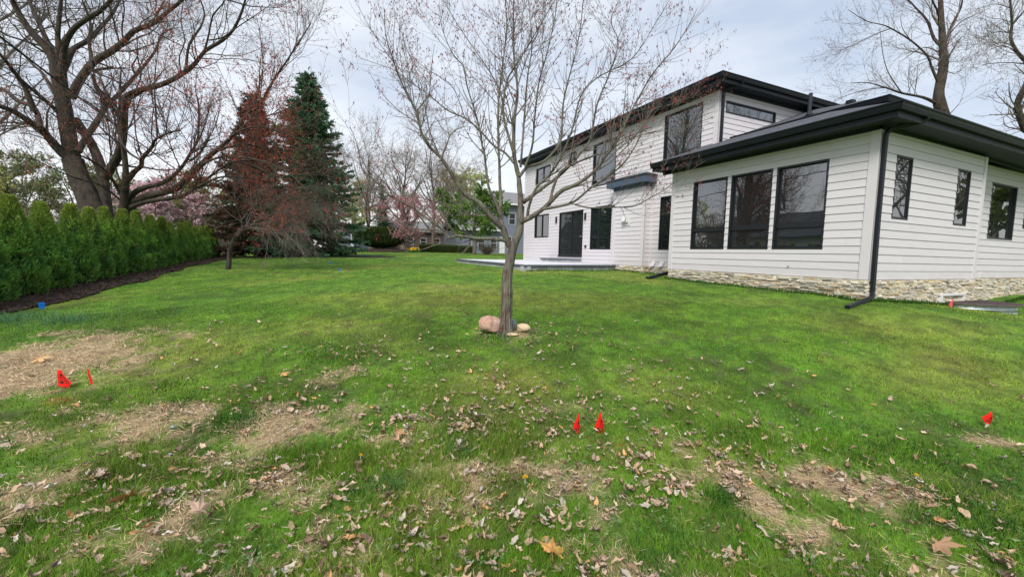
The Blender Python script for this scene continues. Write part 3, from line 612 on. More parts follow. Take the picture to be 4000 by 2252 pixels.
def bare(name, loc, label, cat, Ls, lv, mt, mtw, r, buds=None, group=None, step=.12, ext=None, kbig=14, names=('trunk', 'branches', 'twigs', 'buds')):
    root = empty(name, loc, label, cat, group)
    if ext:                                            # upper crown, above what the picture shows
        nl_ = []
        for l in Ls:
            p = np.array(l[-1]); q = np.array(l[-2])
            if p[3] < ext[1] or p[2] < ext[2]: continue
            for k in range(3):
                d = nrm((p-q)[:3]+r.normal(size=3)*.55*np.linalg.norm((p-q)[:3])+np.array([0, 0, .15])); P, Rd = grow(p[None, :3], d[None], np.array([r.uniform(.6, 1.2)*ext[0]]), np.array([p[3]*.9]), 8, .13, (0, 0, .06), r, .2); nl_.append(np.c_[P[0], Rd[0]])
        Ls = Ls+nl_
    Ls = [resample(l, step) for l in Ls]; limbs_mesh(Ls, mt, root, r, names[0], kbig)
    b = MB(); src = None; last = None; ends = []
    for li, (N_, rmax, spec) in enumerate(lv):
        if li == 0: pos, tan, rad = on_limbs(Ls, N_, r, .12, rmax); ts = None
        elif rmax is not None and rmax < 0:       # straight from the limbs again
            pos, tan, rad = on_limbs(Ls, N_, r, .1, -rmax); ts = None
        else: pos, tan, rad, ts = on_batch(src[0], src[1], N_, r)
        P, Rd = branch(pos, tan, rad, spec, r, ts)
        if li == len(lv)-1 and len(lv) > 1:
            b2 = MB(); b2.tubes(P, Rd, 3); b2.build(names[2], mtw, root)
        else: b.tubes(P, Rd, 4)
        if src is None or (rmax is None or rmax > 0): src = (P, Rd)
        else: src = (np.concatenate([src[0], P]), np.concatenate([src[1], Rd])) if src[0].shape[1] == P.shape[1] else (P, Rd)
        last = (P, Rd)
    b.build(names[1], mtw, root)
    if buds:
        N_, ln, wd, cols, droop, tmin, ww_ = buds; P, Rd = last
        pos, tan, _, ts = on_batch(P, Rd, N_, r, tmin)
        if ww_ is not None:
            keep = ww_(pos, r); pos, tan = pos[keep], tan[keep]
        n = len(pos); d = nrm(r.normal(size=(n, 3))*.6+np.array([0, 0, -droop])+tan*.4); b3 = MB()
        for k in range(2):
            cards(b3, pos, nrm(d+r.normal(size=(n, 3))*.35), perp(d, r), r.uniform(.6, 1.2, n)*ln, r.uniform(.7, 1.2, n)*wd, colmix(n, r, cols), r)
        b3.build(names[3], m_bud, root)
    return root

LIMBS = {"yard_tree":[[[2.426,5.407,0.363,0.098375],[2.434,5.42,0.541,0.0759],[2.446,5.442,0.838,0.0738],[2.456,5.468,1.175,0.0717],[2.493,5.469,1.373,0.0698],[2.522,5.47,1.532,0.068],[2.557,5.465,1.652,0.0662]],[[2.556,5.463,1.632,0.0554],[2.63,5.467,1.813,0.0506],[2.662,5.497,1.994,0.0467],[2.671,5.536,2.136,0.0432],[2.692,5.573,2.281,0.0398],[2.69,5.628,2.495,0.0365],[2.697,5.673,2.622,0.0334],[2.66,5.754,2.913,0.0302],[2.67,5.814,3.188,0.0271],[2.699,5.869,3.508,0.024],[2.757,5.912,3.833,0.021],[2.776,5.965,4.056,0.0179],[2.759,6.045,4.386,0.0149],[2.772,6.122,4.827,0.0119],[2.797,6.205,5.38,0.0088],[2.842,6.279,5.94,0.0058]],[[2.511,5.481,1.591,0.0519],[2.447,5.49,1.688,0.0473],[2.39,5.492,1.843,0.0436],[2.314,5.491,1.907,0.0401],[2.194,5.51,2.008,0.0369],[2.04,5.55,2.193,0.0337],[1.87,5.587,2.279,0.0307],[1.754,5.603,2.421,0.0278],[1.623,5.629,2.616,0.025],[1.51,5.641,2.771,0.0223],[1.38,5.655,2.875,0.0196],[1.271,5.664,3.042,0.017],[1.197,5.666,3.314,0.0145],[1.091,5.672,3.491,0.0121],[0.986,5.68,3.699,0.0098],[0.9,5.68,3.92,0.0075],[0.816,5.682,4.187,0.0053],[0.796,5.656,4.484,0.0031]],[[1.501,5.608,2.698,0.0134],[1.629,5.665,2.999,0.0092],[1.713,5.755,3.142,0.0059],[1.926,5.796,3.277,0.0026]],[[2.493,5.492,1.631,0.0304],[2.422,5.482,1.677,0.0274],[2.241,5.507,1.697,0.025],[2.042,5.531,1.695,0.0227],[1.863,5.543,1.708,0.0206],[1.704,5.541,1.721,0.0185],[1.614,5.5,1.688,0.0166],[1.494,5.484,1.803,0.0147],[1.343,5.479,1.904,0.0129],[1.099,5.52,2.071,0.0112],[0.861,5.552,2.179,0.0095],[0.662,5.572,2.372,0.008],[0.513,5.559,2.491,0.0064],[0.477,5.497,2.658,0.005],[0.427,5.44,2.818,0.0035],[0.37,5.379,2.923,0.0022]],[[1.561,5.321,1.682,0.013],[1.42,5.416,1.787,0.0105],[1.245,5.522,1.784,0.0086],[1.085,5.627,1.827,0.0068],[0.909,5.748,1.924,0.005],[0.779,5.84,1.932,0.0033],[0.498,6.005,1.946,0.0017]],[[1.058,5.312,2.049,0.0077],[0.805,5.41,2.193,0.0061],[0.693,5.426,2.245,0.0048],[0.488,5.475,2.259,0.0037],[0.364,5.489,2.316,0.0025],[0.273,5.495,2.488,0.0015]],[[2.32,5.666,2.046,0.0144],[2.157,5.8,2.036,0.0121],[1.977,5.961,2.057,0.0103],[1.816,6.13,2.153,0.0086],[1.669,6.297,2.24,0.0069],[1.385,6.532,2.328,0.0052],[1.013,6.806,2.351,0.0036],[0.908,6.954,2.317,0.002]],[[2.415,5.545,1.807,0.0322],[2.417,5.606,1.928,0.0291],[2.424,5.681,2.073,0.0266],[2.454,5.765,2.344,0.0243],[2.475,5.852,2.559,0.0221],[2.504,5.942,2.788,0.02],[2.525,6.057,3.225,0.0179],[2.565,6.178,3.78,0.0158],[2.643,6.275,4.243,0.0137],[2.721,6.365,4.607,0.0116],[2.803,6.466,5.092,0.0095],[2.826,6.598,5.588,0.0073],[2.849,6.733,6.096,0.0051]],[[2.382,5.582,2.043,0.0232],[2.297,5.621,2.257,0.021],[2.219,5.646,2.429,0.0191],[2.177,5.661,2.698,0.0174],[2.152,5.658,2.886,0.0158],[2.116,5.651,2.983,0.0142],[2.081,5.65,3.167,0.0127],[2.004,5.675,3.444,0.0113],[1.943,5.683,3.622,0.0098],[1.883,5.69,3.798,0.0085],[1.841,5.69,4.009,0.0071],[1.712,5.723,4.14,0.0058],[1.587,5.765,4.4,0.0046],[1.513,5.782,4.656,0.0033]],[[2.564,5.566,2.788,0.0179],[2.484,5.688,2.939,0.0157],[2.354,5.853,3.076,0.014],[2.205,6.048,3.322,0.0124],[2.052,6.246,3.514,0.0108],[1.836,6.476,3.668,0.0093],[1.634,6.713,3.915,0.0078],[1.385,6.976,4.169,0.0062],[1.147,7.237,4.411,0.0047],[0.692,7.599,4.632,0.0031]],[[2.591,6.169,3.469,0.0136],[2.644,6.233,3.915,0.0109],[2.504,6.398,4.323,0.0088],[2.273,6.615,4.761,0.0068],[2.059,6.827,5.188,0.0049],[1.922,6.999,5.514,0.003]],[[2.566,5.578,2.926,0.0197],[2.423,5.623,3.399,0.0164],[2.397,5.576,3.666,0.0138],[2.419,5.495,3.903,0.0114],[2.504,5.373,4.076,0.0092],[2.722,5.206,4.501,0.0071],[2.878,5.055,4.816,0.0051],[2.99,4.902,4.937,0.0032]],[[2.633,5.516,2.592,0.025],[2.764,5.519,2.742,0.0224],[2.975,5.492,2.819,0.0203],[3.157,5.494,2.979,0.0184],[3.308,5.522,3.204,0.0166],[3.37,5.604,3.537,0.0148],[3.434,5.686,3.836,0.013],[3.559,5.751,4.229,0.0112],[3.687,5.814,4.589,0.0095],[3.82,5.888,5.068,0.0077],[3.916,5.982,5.557,0.0059],[4.032,6.059,5.947,0.0041]],[[2.707,5.494,2.732,0.0197],[2.756,5.425,2.918,0.0168],[2.759,5.357,3.094,0.0144],[2.742,5.297,3.359,0.0122],[2.758,5.232,3.801,0.0102],[2.784,5.138,4.042,0.0083],[2.805,5.042,4.272,0.0065],[2.824,4.95,4.579,0.0048],[2.807,4.87,4.871,0.0032]],[[2.653,5.519,2.731,0.0179],[2.702,5.572,3.137,0.0148],[2.755,5.636,3.551,0.0124],[2.822,5.708,4.074,0.0102],[2.909,5.767,4.506,0.008],[2.923,5.864,4.945,0.0059],[2.918,5.972,5.392,0.0038]],[[2.642,5.453,1.951,0.0393],[2.804,5.34,2.05,0.0352],[2.94,5.229,2.186,0.0318],[3.088,5.111,2.376,0.0287],[3.211,4.988,2.446,0.0257],[3.346,4.86,2.552,0.0229],[3.442,4.749,2.691,0.0202],[3.483,4.66,2.806,0.0176],[3.57,4.551,2.98,0.0151],[3.655,4.453,3.266,0.0128],[3.733,4.351,3.507,0.0105],[3.838,4.237,3.775,0.0083],[4.016,4.089,4.052,0.0062],[4.123,3.969,4.3,0.0042],[4.147,3.878,4.453,0.0022]],[[2.682,5.46,2.229,0.0304],[2.947,5.419,2.441,0.0267],[3.169,5.412,2.599,0.0238],[3.363,5.427,2.761,0.0212],[3.564,5.45,2.969,0.0186],[3.793,5.472,3.256,0.016],[3.955,5.554,3.82,0.0135],[4.222,5.594,4.404,0.0109],[4.394,5.672,4.892,0.0083],[4.365,5.836,5.279,0.0057],[4.563,5.899,5.683,0.0031]],[[2.818,5.165,2.114,0.0207],[3.086,5.096,2.174,0.0184],[3.296,5.07,2.253,0.0166],[3.532,5.05,2.443,0.0149],[3.793,5.022,2.619,0.0132],[4.043,5.005,2.819,0.0116],[4.208,5.029,3.001,0.01],[4.377,5.059,3.238,0.0084],[4.611,5.081,3.683,0.0068],[4.885,5.056,3.802,0.0052],[5.147,5.04,3.923,0.0036],[5.495,4.99,4.093,0.002]],[[3.293,5.063,2.204,0.0123],[3.487,4.969,2.16,0.0107],[3.754,4.847,2.176,0.0094],[4.02,4.725,2.192,0.0082],[4.198,4.651,2.284,0.007],[4.377,4.578,2.396,0.0059],[4.556,4.508,2.536,0.0048],[4.718,4.444,2.657,0.0038],[4.826,4.403,2.757,0.0028],[4.969,4.346,2.858,0.0018]],[[2.965,5.214,2.186,0.0229],[3.079,5.291,2.475,0.0199],[3.236,5.372,2.699,0.0176],[3.496,5.414,2.853,0.0154],[3.808,5.44,2.995,0.0133],[4.155,5.459,3.132,0.0111],[4.479,5.501,3.331,0.009],[5.002,5.455,3.522,0.0068],[5.547,5.397,3.628,0.0045],[6.117,5.341,3.833,0.0021]],[[2.733,5.418,2.032,0.0232],[2.73,5.376,2.166,0.0202],[2.792,5.297,2.413,0.0177],[2.935,5.168,2.605,0.0154],[3.037,5.055,2.821,0.0132],[3.135,4.951,3.178,0.0111],[3.194,4.866,3.578,0.0092],[3.345,4.72,3.803,0.0074],[3.698,4.476,4.023,0.0056],[3.928,4.306,4.459,0.0039],[4.002,4.186,4.666,0.0023]],[[3.48,4.436,2.942,0.0072],[3.693,4.274,3.053,0.0054],[3.837,4.118,3.118,0.004],[3.998,3.946,3.212,0.0027],[4.1,3.794,3.298,0.0015]],[[2.682,5.824,3.792,0.0111],[2.84,5.937,4.22,0.0087],[3.06,6.07,4.705,0.0068],[3.297,6.217,5.2,0.0049],[3.445,6.426,5.769,0.0031]],[[1.225,5.797,3.356,0.0067],[1.431,5.88,3.707,0.0053],[1.301,6.165,4.081,0.0041],[1.201,6.458,4.462,0.003],[1.17,6.741,4.934,0.0019]],[[2.136,6.502,3.596,0.0089],[2.002,6.672,4.072,0.0072],[1.845,6.847,4.274,0.0058],[1.584,7.081,4.504,0.0045],[1.441,7.268,4.744,0.0033],[1.383,7.441,5.202,0.0021]]],"big_tree":[[[-7.31,21.068,1.261,0.3576],[-7.49,21.229,2.101,0.3509],[-7.628,21.331,2.519,0.3454],[-7.928,21.547,3.356,0.3404],[-8.207,21.739,4.035,0.3357],[-8.39,21.881,4.664,0.3311]],[[-7.304,21.287,1.26,0.2414],[-7.348,21.403,2.115,0.2224],[-7.375,21.479,2.543,0.2072],[-7.437,21.613,3.402,0.1932],[-7.489,21.72,3.995,0.1798],[-7.695,21.924,4.855,0.167],[-7.945,22.125,5.447,0.1545],[-8.247,22.341,5.933,0.1423],[-8.478,22.516,6.314,0.1303]],[[-8.345,21.841,4.454,0.2543],[-8.448,21.891,5.176,0.2426],[-8.536,21.938,6.149,0.2329],[-8.621,21.964,7.007,0.2238],[-8.657,21.94,7.646,0.215],[-8.668,21.881,8.071,0.2066]],[[-8.605,21.809,7.609,0.1653],[-8.778,21.817,8.37,0.1394],[-9.044,21.796,8.792,0.1184],[-9.337,21.764,9.192,0.0991],[-9.608,21.729,9.821,0.0811],[-9.602,21.521,10.09,0.0641],[-9.797,21.435,10.768,0.048]],[[-8.668,21.881,8.071,0.124],[-8.823,22.218,8.52,0.1043],[-9.252,22.767,9.16,0.0886],[-9.8,23.446,10.261,0.0739],[-10.277,24.098,11.191,0.0594],[-10.622,24.706,12.107,0.045]],[[-8.622,21.855,8.02,0.1033],[-8.545,21.757,8.394,0.087],[-8.518,21.685,9.105,0.0739],[-8.369,21.541,9.801,0.0618],[-8.241,21.382,10.328,0.0505],[-8.152,21.259,11.137,0.0397]],[[-8.532,21.794,7.817,0.1291],[-8.371,21.584,8.215,0.1122],[-8.209,21.325,8.631,0.0983],[-7.832,20.945,9.078,0.0856],[-7.258,20.44,9.359,0.0737],[-6.694,19.916,9.524,0.0625],[-6.225,19.431,9.765,0.0518],[-5.681,18.901,9.988,0.0417]],[[-8.485,21.772,7.818,0.1085],[-8.413,21.988,8.313,0.0958],[-8.316,22.261,8.897,0.0858],[-8.009,22.448,9.299,0.0765],[-7.643,22.655,9.994,0.0675],[-7.367,22.918,10.657,0.0585],[-7.184,23.249,11.457,0.0496],[-7.097,23.645,12.341,0.0406]],[[-8.367,21.861,4.559,0.1695],[-8.82,21.8,5.11,0.1438],[-9.06,21.54,5.619,0.1225],[-9.167,21.137,5.743,0.1032],[-9.407,20.775,5.984,0.0854],[-9.518,20.305,5.989,0.0689],[-9.789,19.897,6.106,0.0536]],[[-8.908,21.1,5.578,0.0993],[-9.21,21.55,6.335,0.0828],[-9.982,22.255,6.717,0.0697],[-10.559,22.911,7.178,0.0572],[-11.266,23.629,7.393,0.045],[-12.204,24.48,7.668,0.0328]],[[-9.103,21.244,6.167,0.0944],[-9.247,21.14,6.921,0.0768],[-9.326,20.894,7.242,0.0626],[-9.417,20.616,7.532,0.0497],[-9.399,20.249,7.658,0.0378],[-9.56,19.955,7.892,0.0268]],[[-8.659,21.967,6.647,0.0628],[-9.015,22.343,7.264,0.0541],[-9.495,22.835,8.011,0.0473],[-9.856,23.252,8.302,0.0409],[-10.621,23.917,9.085,0.0347],[-11.368,24.543,9.395,0.0286],[-12.037,25.138,9.662,0.0225]],[[-8.664,21.936,6.282,0.0837],[-8.805,21.75,6.509,0.0713],[-8.986,21.502,6.748,0.0611],[-9.306,21.291,7.104,0.0518],[-9.369,20.917,7.288,0.0432]],[[-8.322,21.84,6.968,0.1569],[-8.019,21.618,7.452,0.1404],[-7.657,21.325,7.864,0.1268],[-7.294,21.003,8.159,0.1143],[-6.657,20.541,8.448,0.1025],[-6.12,20.117,8.771,0.0912],[-5.77,19.764,9.003,0.0805],[-5.073,19.238,9.183,0.0702],[-4.564,18.802,9.468,0.0603],[-4.065,18.365,9.738,0.0508],[-3.577,17.929,10.04,0.0417]],[[-7.351,20.805,7.829,0.0705],[-7.413,21.091,8.365,0.0597],[-7.593,21.503,8.988,0.0511],[-7.67,21.898,9.644,0.043],[-7.852,22.357,10.219,0.0351],[-8.239,22.948,11.03,0.0273]],[[-7.339,21.45,4.074,0.1599],[-7.045,21.17,4.422,0.1476],[-6.711,20.821,4.805,0.1372],[-6.465,20.505,5.374,0.1274],[-6.305,20.223,6.068,0.1181],[-6.165,19.933,6.734,0.1093]],[[-6.165,19.933,6.734,0.1043],[-5.64,19.57,6.947,0.0923],[-4.912,19.064,7.088,0.0824],[-4.28,18.591,7.33,0.0734],[-3.699,18.14,7.69,0.0648],[-3.343,17.78,8.029,0.0567],[-2.744,17.292,8.311,0.049],[-2.366,16.897,8.573,0.0417],[-2.075,16.555,9.039,0.0346],[-1.913,16.255,9.393,0.0279],[-1.754,15.953,9.769,0.0215]],[[-8.166,21.694,4.963,0.1264],[-8.002,21.786,5.416,0.1109],[-7.604,21.839,6.21,0.0986],[-7.379,21.972,6.804,0.0873],[-7.005,22.045,7.362,0.0763],[-6.523,22.094,8.103,0.0656],[-6.236,22.224,8.633,0.055],[-5.838,22.331,9.406,0.0444],[-5.692,22.557,10.133,0.0338],[-5.283,22.639,10.539,0.0232]],[[-7.431,22.196,6.915,0.0874],[-7.575,22.293,7.238,0.0777],[-7.792,22.433,7.668,0.0699],[-7.885,22.516,8.101,0.0626],[-7.783,22.486,8.294,0.0558],[-7.186,22.219,8.401,0.0492]],[[-3.889,17.828,7.354,0.0417],[-3.792,17.943,8.223,0.036],[-3.468,17.953,8.837,0.0315],[-3.358,18.066,9.365,0.0272],[-3.507,18.307,9.898,0.0232],[-3.66,18.558,10.442,0.0192]],[[-3.265,17.365,7.876,0.0366],[-3.098,17.164,8.35,0.0292],[-2.923,16.913,8.875,0.0233],[-2.593,16.54,9.112,0.0179],[-2.384,16.216,9.453,0.0129]],[[-4.039,17.884,7.212,0.0255],[-4.127,18.198,7.897,0.0215],[-4.018,18.473,8.488,0.0183],[-4.216,18.945,9.345,0.0153],[-4.199,19.343,10.245,0.0124]],[[-3.09,17.087,8.146,0.0248],[-2.658,16.765,8.189,0.0197],[-2.223,16.423,8.434,0.0157],[-1.596,15.984,8.798,0.012],[-1.179,15.617,9.011,0.0086]],[[-6.59,22.495,8.395,0.045],[-6.74,22.748,8.785,0.0331],[-6.594,22.917,9.264,0.0235],[-6.709,23.265,10.157,0.0145]]],"maple":[[[-6.564,20.724,1.279,0.1987],[-6.562,20.69,2.066,0.1726],[-6.528,20.581,2.53,0.1514],[-6.497,20.467,3.088,0.1319],[-6.41,20.311,3.585,0.1136],[-6.302,20.136,4.072,0.0961],[-6.28,20.016,4.795,0.0795],[-6.286,19.878,5.253,0.0635],[-6.263,19.738,5.895,0.0481],[-6.187,19.577,6.618,0.0334],[-6.055,19.4,7.513,0.0192]],[[-6.575,20.966,3.864,0.1007],[-6.172,20.433,4.182,0.0841],[-5.743,19.765,4.364,0.0706],[-5.524,19.138,4.516,0.0583],[-5.033,18.358,4.792,0.047],[-4.711,17.615,4.938,0.0367],[-4.078,16.696,5.021,0.0272],[-3.668,15.842,4.909,0.0186]],[[-4.914,16.9,4.118,0.0387],[-5.308,17.315,4.365,0.0312],[-5.604,17.757,4.724,0.0252],[-5.956,18.282,5.371,0.0195],[-6.289,18.796,5.772,0.0139]],[[-4.374,16.49,4.785,0.0275],[-4.388,16.525,5.553,0.021],[-4.398,16.55,6.376,0.0157],[-4.29,16.515,7.192,0.0108],[-4.224,16.474,7.79,0.0063]],[[-6.587,20.894,3.02,0.1192],[-6.268,20.647,3.434,0.1003],[-5.776,20.262,3.658,0.0851],[-5.101,19.767,3.828,0.0711],[-4.524,19.329,4.267,0.058],[-4.092,18.96,4.84,0.0456],[-3.804,18.637,5.292,0.0338],[-3.691,18.43,6.21,0.0226],[-3.753,18.285,6.996,0.012]],[[-6.541,20.859,2.863,0.1536],[-6.26,20.58,3.116,0.1382],[-5.613,20.077,3.342,0.1255],[-4.741,19.447,3.564,0.1136],[-4.206,18.968,3.944,0.1025],[-3.68,18.489,4.407,0.0919],[-3.257,18.035,4.752,0.0818],[-2.671,17.503,5.179,0.0722],[-2.316,17.067,5.581,0.063],[-2.014,16.637,5.87,0.0542],[-1.601,16.143,6.099,0.0458],[-1.32,15.719,6.485,0.0379],[-1.05,15.287,6.803,0.0303],[-0.753,14.835,7.1,0.0231],[-0.393,14.362,7.538,0.0164],[-0.069,13.894,7.905,0.0099]],[[-2.738,15.356,4.313,0.0455],[-2.433,15.241,4.609,0.0366],[-2.128,15.127,4.905,0.0294],[-1.562,14.881,5.084,0.0227],[-1.038,14.628,4.973,0.0164],[-0.441,14.329,4.741,0.0103]],[[-6.543,20.85,2.757,0.106],[-6.209,20.391,2.947,0.0891],[-5.412,19.621,3.13,0.0753],[-4.365,18.685,3.256,0.0627],[-3.708,17.912,3.55,0.0512],[-3.161,17.166,3.863,0.0405],[-2.395,16.303,4.242,0.0306],[-1.64,15.389,4.198,0.0215]],[[-3.155,15.852,3.992,0.0381],[-2.645,15.596,4.208,0.0311],[-1.986,15.241,4.215,0.0255],[-1.219,14.811,4.014,0.0203],[-0.725,14.496,3.724,0.0154],[-0.35,14.225,3.35,0.0107],[-0.165,14.043,3.016,0.0062]],[[-2.798,15.492,4.293,0.0334],[-2.173,15.374,4.59,0.0267],[-1.621,15.306,4.603,0.0214],[-0.941,15.177,4.364,0.0164],[-0.56,15.203,4.154,0.0115],[-0.209,15.246,3.849,0.0067]],[[-3.383,16.343,3.37,0.035],[-2.695,16.223,3.718,0.0265],[-1.718,15.984,3.686,0.0197],[-1.129,15.932,3.464,0.0133],[-0.649,15.934,3.095,0.007]],[[-2.305,15.692,4.139,0.0301],[-1.655,15.482,4.002,0.023],[-1.081,15.316,3.604,0.0173],[-0.698,15.243,3.107,0.0119],[-0.51,15.279,2.684,0.0067]],[[-2.145,15.248,4.933,0.025],[-1.621,15.35,4.821,0.0181],[-1.075,15.545,4.679,0.0124],[-0.623,15.807,4.255,0.0069]],[[-6.704,20.972,3.281,0.0583],[-6.846,20.518,3.928,0.0463],[-6.982,19.863,4.298,0.0366],[-7.212,19.15,4.465,0.0279],[-7.272,18.288,4.501,0.0203],[-7.322,17.379,4.582,0.0135],[-7.315,16.39,4.501,0.0076]],[[-6.706,20.959,3.122,0.0424],[-6.787,20.5,3.324,0.0344],[-6.967,19.938,3.587,0.0279],[-7.507,19.462,3.754,0.0221],[-7.695,18.768,3.895,0.0168],[-7.876,18.031,4.041,0.0121],[-8.185,17.292,3.905,0.0079]],[[-6.652,20.968,3.493,0.0371],[-7.0,21.1,4.929,0.0294],[-6.996,20.982,5.92,0.0232],[-7.083,20.818,6.213,0.0176],[-7.62,20.826,6.28,0.0124],[-7.681,20.597,6.301,0.0075]],[[-3.782,17.524,4.587,0.0278],[-3.232,17.292,4.831,0.0205],[-2.602,16.996,4.801,0.0147],[-1.968,16.721,5.001,0.0093]]],"leaning_tree":[[[-3.105,19.057,0.601,0.1173],[-3.076,19.017,0.72,0.1036],[-3.036,18.974,0.978,0.0926],[-3.007,18.937,1.305,0.0824],[-2.935,18.869,1.561,0.0728],[-2.794,18.771,1.864,0.0636],[-2.572,18.623,2.063,0.0546],[-2.331,18.46,2.215,0.046],[-2.113,18.301,2.308,0.0376],[-1.691,18.043,2.383,0.0294],[-1.273,17.773,2.322,0.0214],[-0.796,17.48,2.319,0.0135]],[[-2.856,19.06,1.892,0.0469],[-2.741,19.13,2.109,0.0395],[-2.609,19.216,2.259,0.0335],[-2.434,19.286,2.294,0.028],[-2.279,19.381,2.378,0.0227],[-2.029,19.464,2.733,0.0175],[-1.818,19.583,3.192,0.0123]],[[-2.233,18.807,2.281,0.0352],[-1.947,18.577,2.214,0.0306],[-1.62,18.296,2.102,0.0269],[-1.338,18.026,2.012,0.0235],[-1.159,17.819,2.194,0.0203],[-0.982,17.607,2.395,0.0172],[-0.747,17.356,2.526,0.0143],[-0.396,17.04,2.592,0.0115],[-0.134,16.745,2.478,0.0088]],[[-1.742,18.591,2.41,0.0211],[-1.427,18.572,2.659,0.0165],[-1.109,18.595,3.031,0.0128],[-0.789,18.621,3.291,0.0094],[-0.245,18.544,3.441,0.006]],[[-2.62,18.967,2.073,0.0258],[-2.609,19.096,2.394,0.0198],[-2.71,19.312,2.754,0.0149],[-2.857,19.575,3.24,0.0104],[-2.985,19.842,3.735,0.006]],[[-2.383,18.874,2.254,0.0258],[-2.257,18.745,2.624,0.0196],[-2.023,18.542,3.082,0.0145],[-1.687,18.276,3.533,0.01],[-1.355,18.001,3.974,0.0057]],[[-0.781,18.16,2.574,0.0141],[-0.455,17.882,2.805,0.0103],[-0.031,17.497,2.847,0.0073],[0.38,17.08,2.704,0.0045]]],"oak_right":[[[38.759,13.706,9.279,0.4181],[38.354,13.994,10.377,0.3682],[37.989,14.248,11.291,0.3282],[37.728,14.478,12.485,0.2911],[37.851,14.506,13.412,0.256],[38.082,14.527,14.803,0.2221],[38.018,14.683,16.186,0.1892],[37.961,14.879,18.031,0.1572],[37.936,15.001,19.231,0.1258],[37.923,15.193,21.262,0.095]],[[37.621,14.489,12.067,0.0988],[36.405,14.759,12.349,0.0767],[34.683,15.15,12.442,0.059],[33.187,15.397,12.606,0.0429],[31.607,15.645,12.701,0.028],[30.147,15.782,12.48,0.0141]],[[37.767,14.545,13.41,0.0912],[37.493,14.611,13.739,0.078],[37.068,14.752,14.419,0.0674],[36.671,14.867,15.088,0.0576],[35.523,15.342,16.002,0.0483],[34.207,15.866,16.672,0.0394],[33.545,16.032,16.808,0.0309],[32.393,16.422,16.972,0.0227],[31.172,16.88,17.574,0.0147]],[[37.972,14.679,15.908,0.1064],[37.904,15.087,16.512,0.086],[37.995,15.591,17.93,0.0697],[37.862,16.214,19.016,0.0543],[37.832,16.808,19.952,0.0393],[37.272,17.675,20.909,0.0244]],[[37.898,14.781,16.645,0.0836],[37.07,14.671,17.711,0.0586],[35.745,14.568,18.263,0.0388],[34.499,14.359,18.976,0.0212]],[[38.098,14.621,15.911,0.0988],[38.362,14.407,17.202,0.0749],[38.536,14.143,18.167,0.0558],[38.288,14.008,18.725,0.0383],[38.017,13.9,19.702,0.022]],[[37.881,14.679,15.444,0.038],[37.624,15.447,16.063,0.0281],[37.565,16.219,15.815,0.02],[37.917,16.896,15.682,0.0122]],[[33.67,15.617,16.434,0.033],[32.366,15.873,15.865,0.0241],[31.147,15.996,15.224,0.017],[29.511,16.253,14.394,0.0106]],[[34.179,15.01,12.395,0.0367],[33.135,15.3,13.504,0.0263],[32.405,15.351,14.559,0.0181],[31.798,15.331,15.908,0.0106]],[[33.29,15.445,12.64,0.033],[32.156,15.655,12.422,0.0241],[30.703,15.906,11.993,0.017],[29.155,16.142,11.384,0.0106]],[[38.075,14.487,14.341,0.0304],[38.744,14.153,14.08,0.0178],[39.511,13.858,14.746,0.0076]],[[38.283,14.112,11.299,0.0304],[38.796,13.926,11.865,0.0178],[39.226,13.786,12.522,0.0076]],[[36.084,15.585,16.231,0.0304],[35.591,15.888,17.049,0.0178],[35.517,15.99,17.786,0.0076]],[[38.189,14.621,16.375,0.038],[39.131,14.288,17.506,0.0276],[39.979,13.939,17.989,0.0192],[40.911,13.551,18.474,0.0114]]],"edge_tree":[[[43.387,11.569,9.393,0.2281],[42.768,11.829,10.454,0.2035],[42.105,12.096,11.769,0.1835],[41.995,12.037,12.531,0.1651],[42.113,11.852,13.194,0.1477],[41.967,11.785,13.927,0.131],[41.522,11.838,14.55,0.115],[40.784,12.002,14.975,0.0995],[40.09,12.172,15.743,0.0846],[39.87,12.114,16.506,0.0701],[39.488,12.149,17.508,0.056],[39.103,12.194,18.66,0.0424]],[[43.046,12.227,14.833,0.038],[40.668,12.412,14.512,0.0268],[38.324,12.296,13.951,0.0179],[36.103,11.985,13.264,0.0102]],[[42.318,12.749,16.846,0.038],[40.125,12.844,16.472,0.0268],[37.955,12.613,15.538,0.0179],[35.138,12.506,14.065,0.0102]],[[42.242,12.835,17.398,0.0608],[42.175,12.429,17.893,0.037],[42.055,11.913,18.466,0.0183]],[[42.55,12.515,15.467,0.0304],[40.501,12.51,15.551,0.0192],[38.031,12.335,14.776,0.0106]],[[42.174,12.968,18.505,0.0304],[40.051,12.964,18.224,0.0192],[37.6,12.77,17.337,0.0106]],[[43.116,12.109,13.911,0.076],[43.296,11.662,15.194,0.0437],[42.597,11.5,16.698,0.0183]]]}
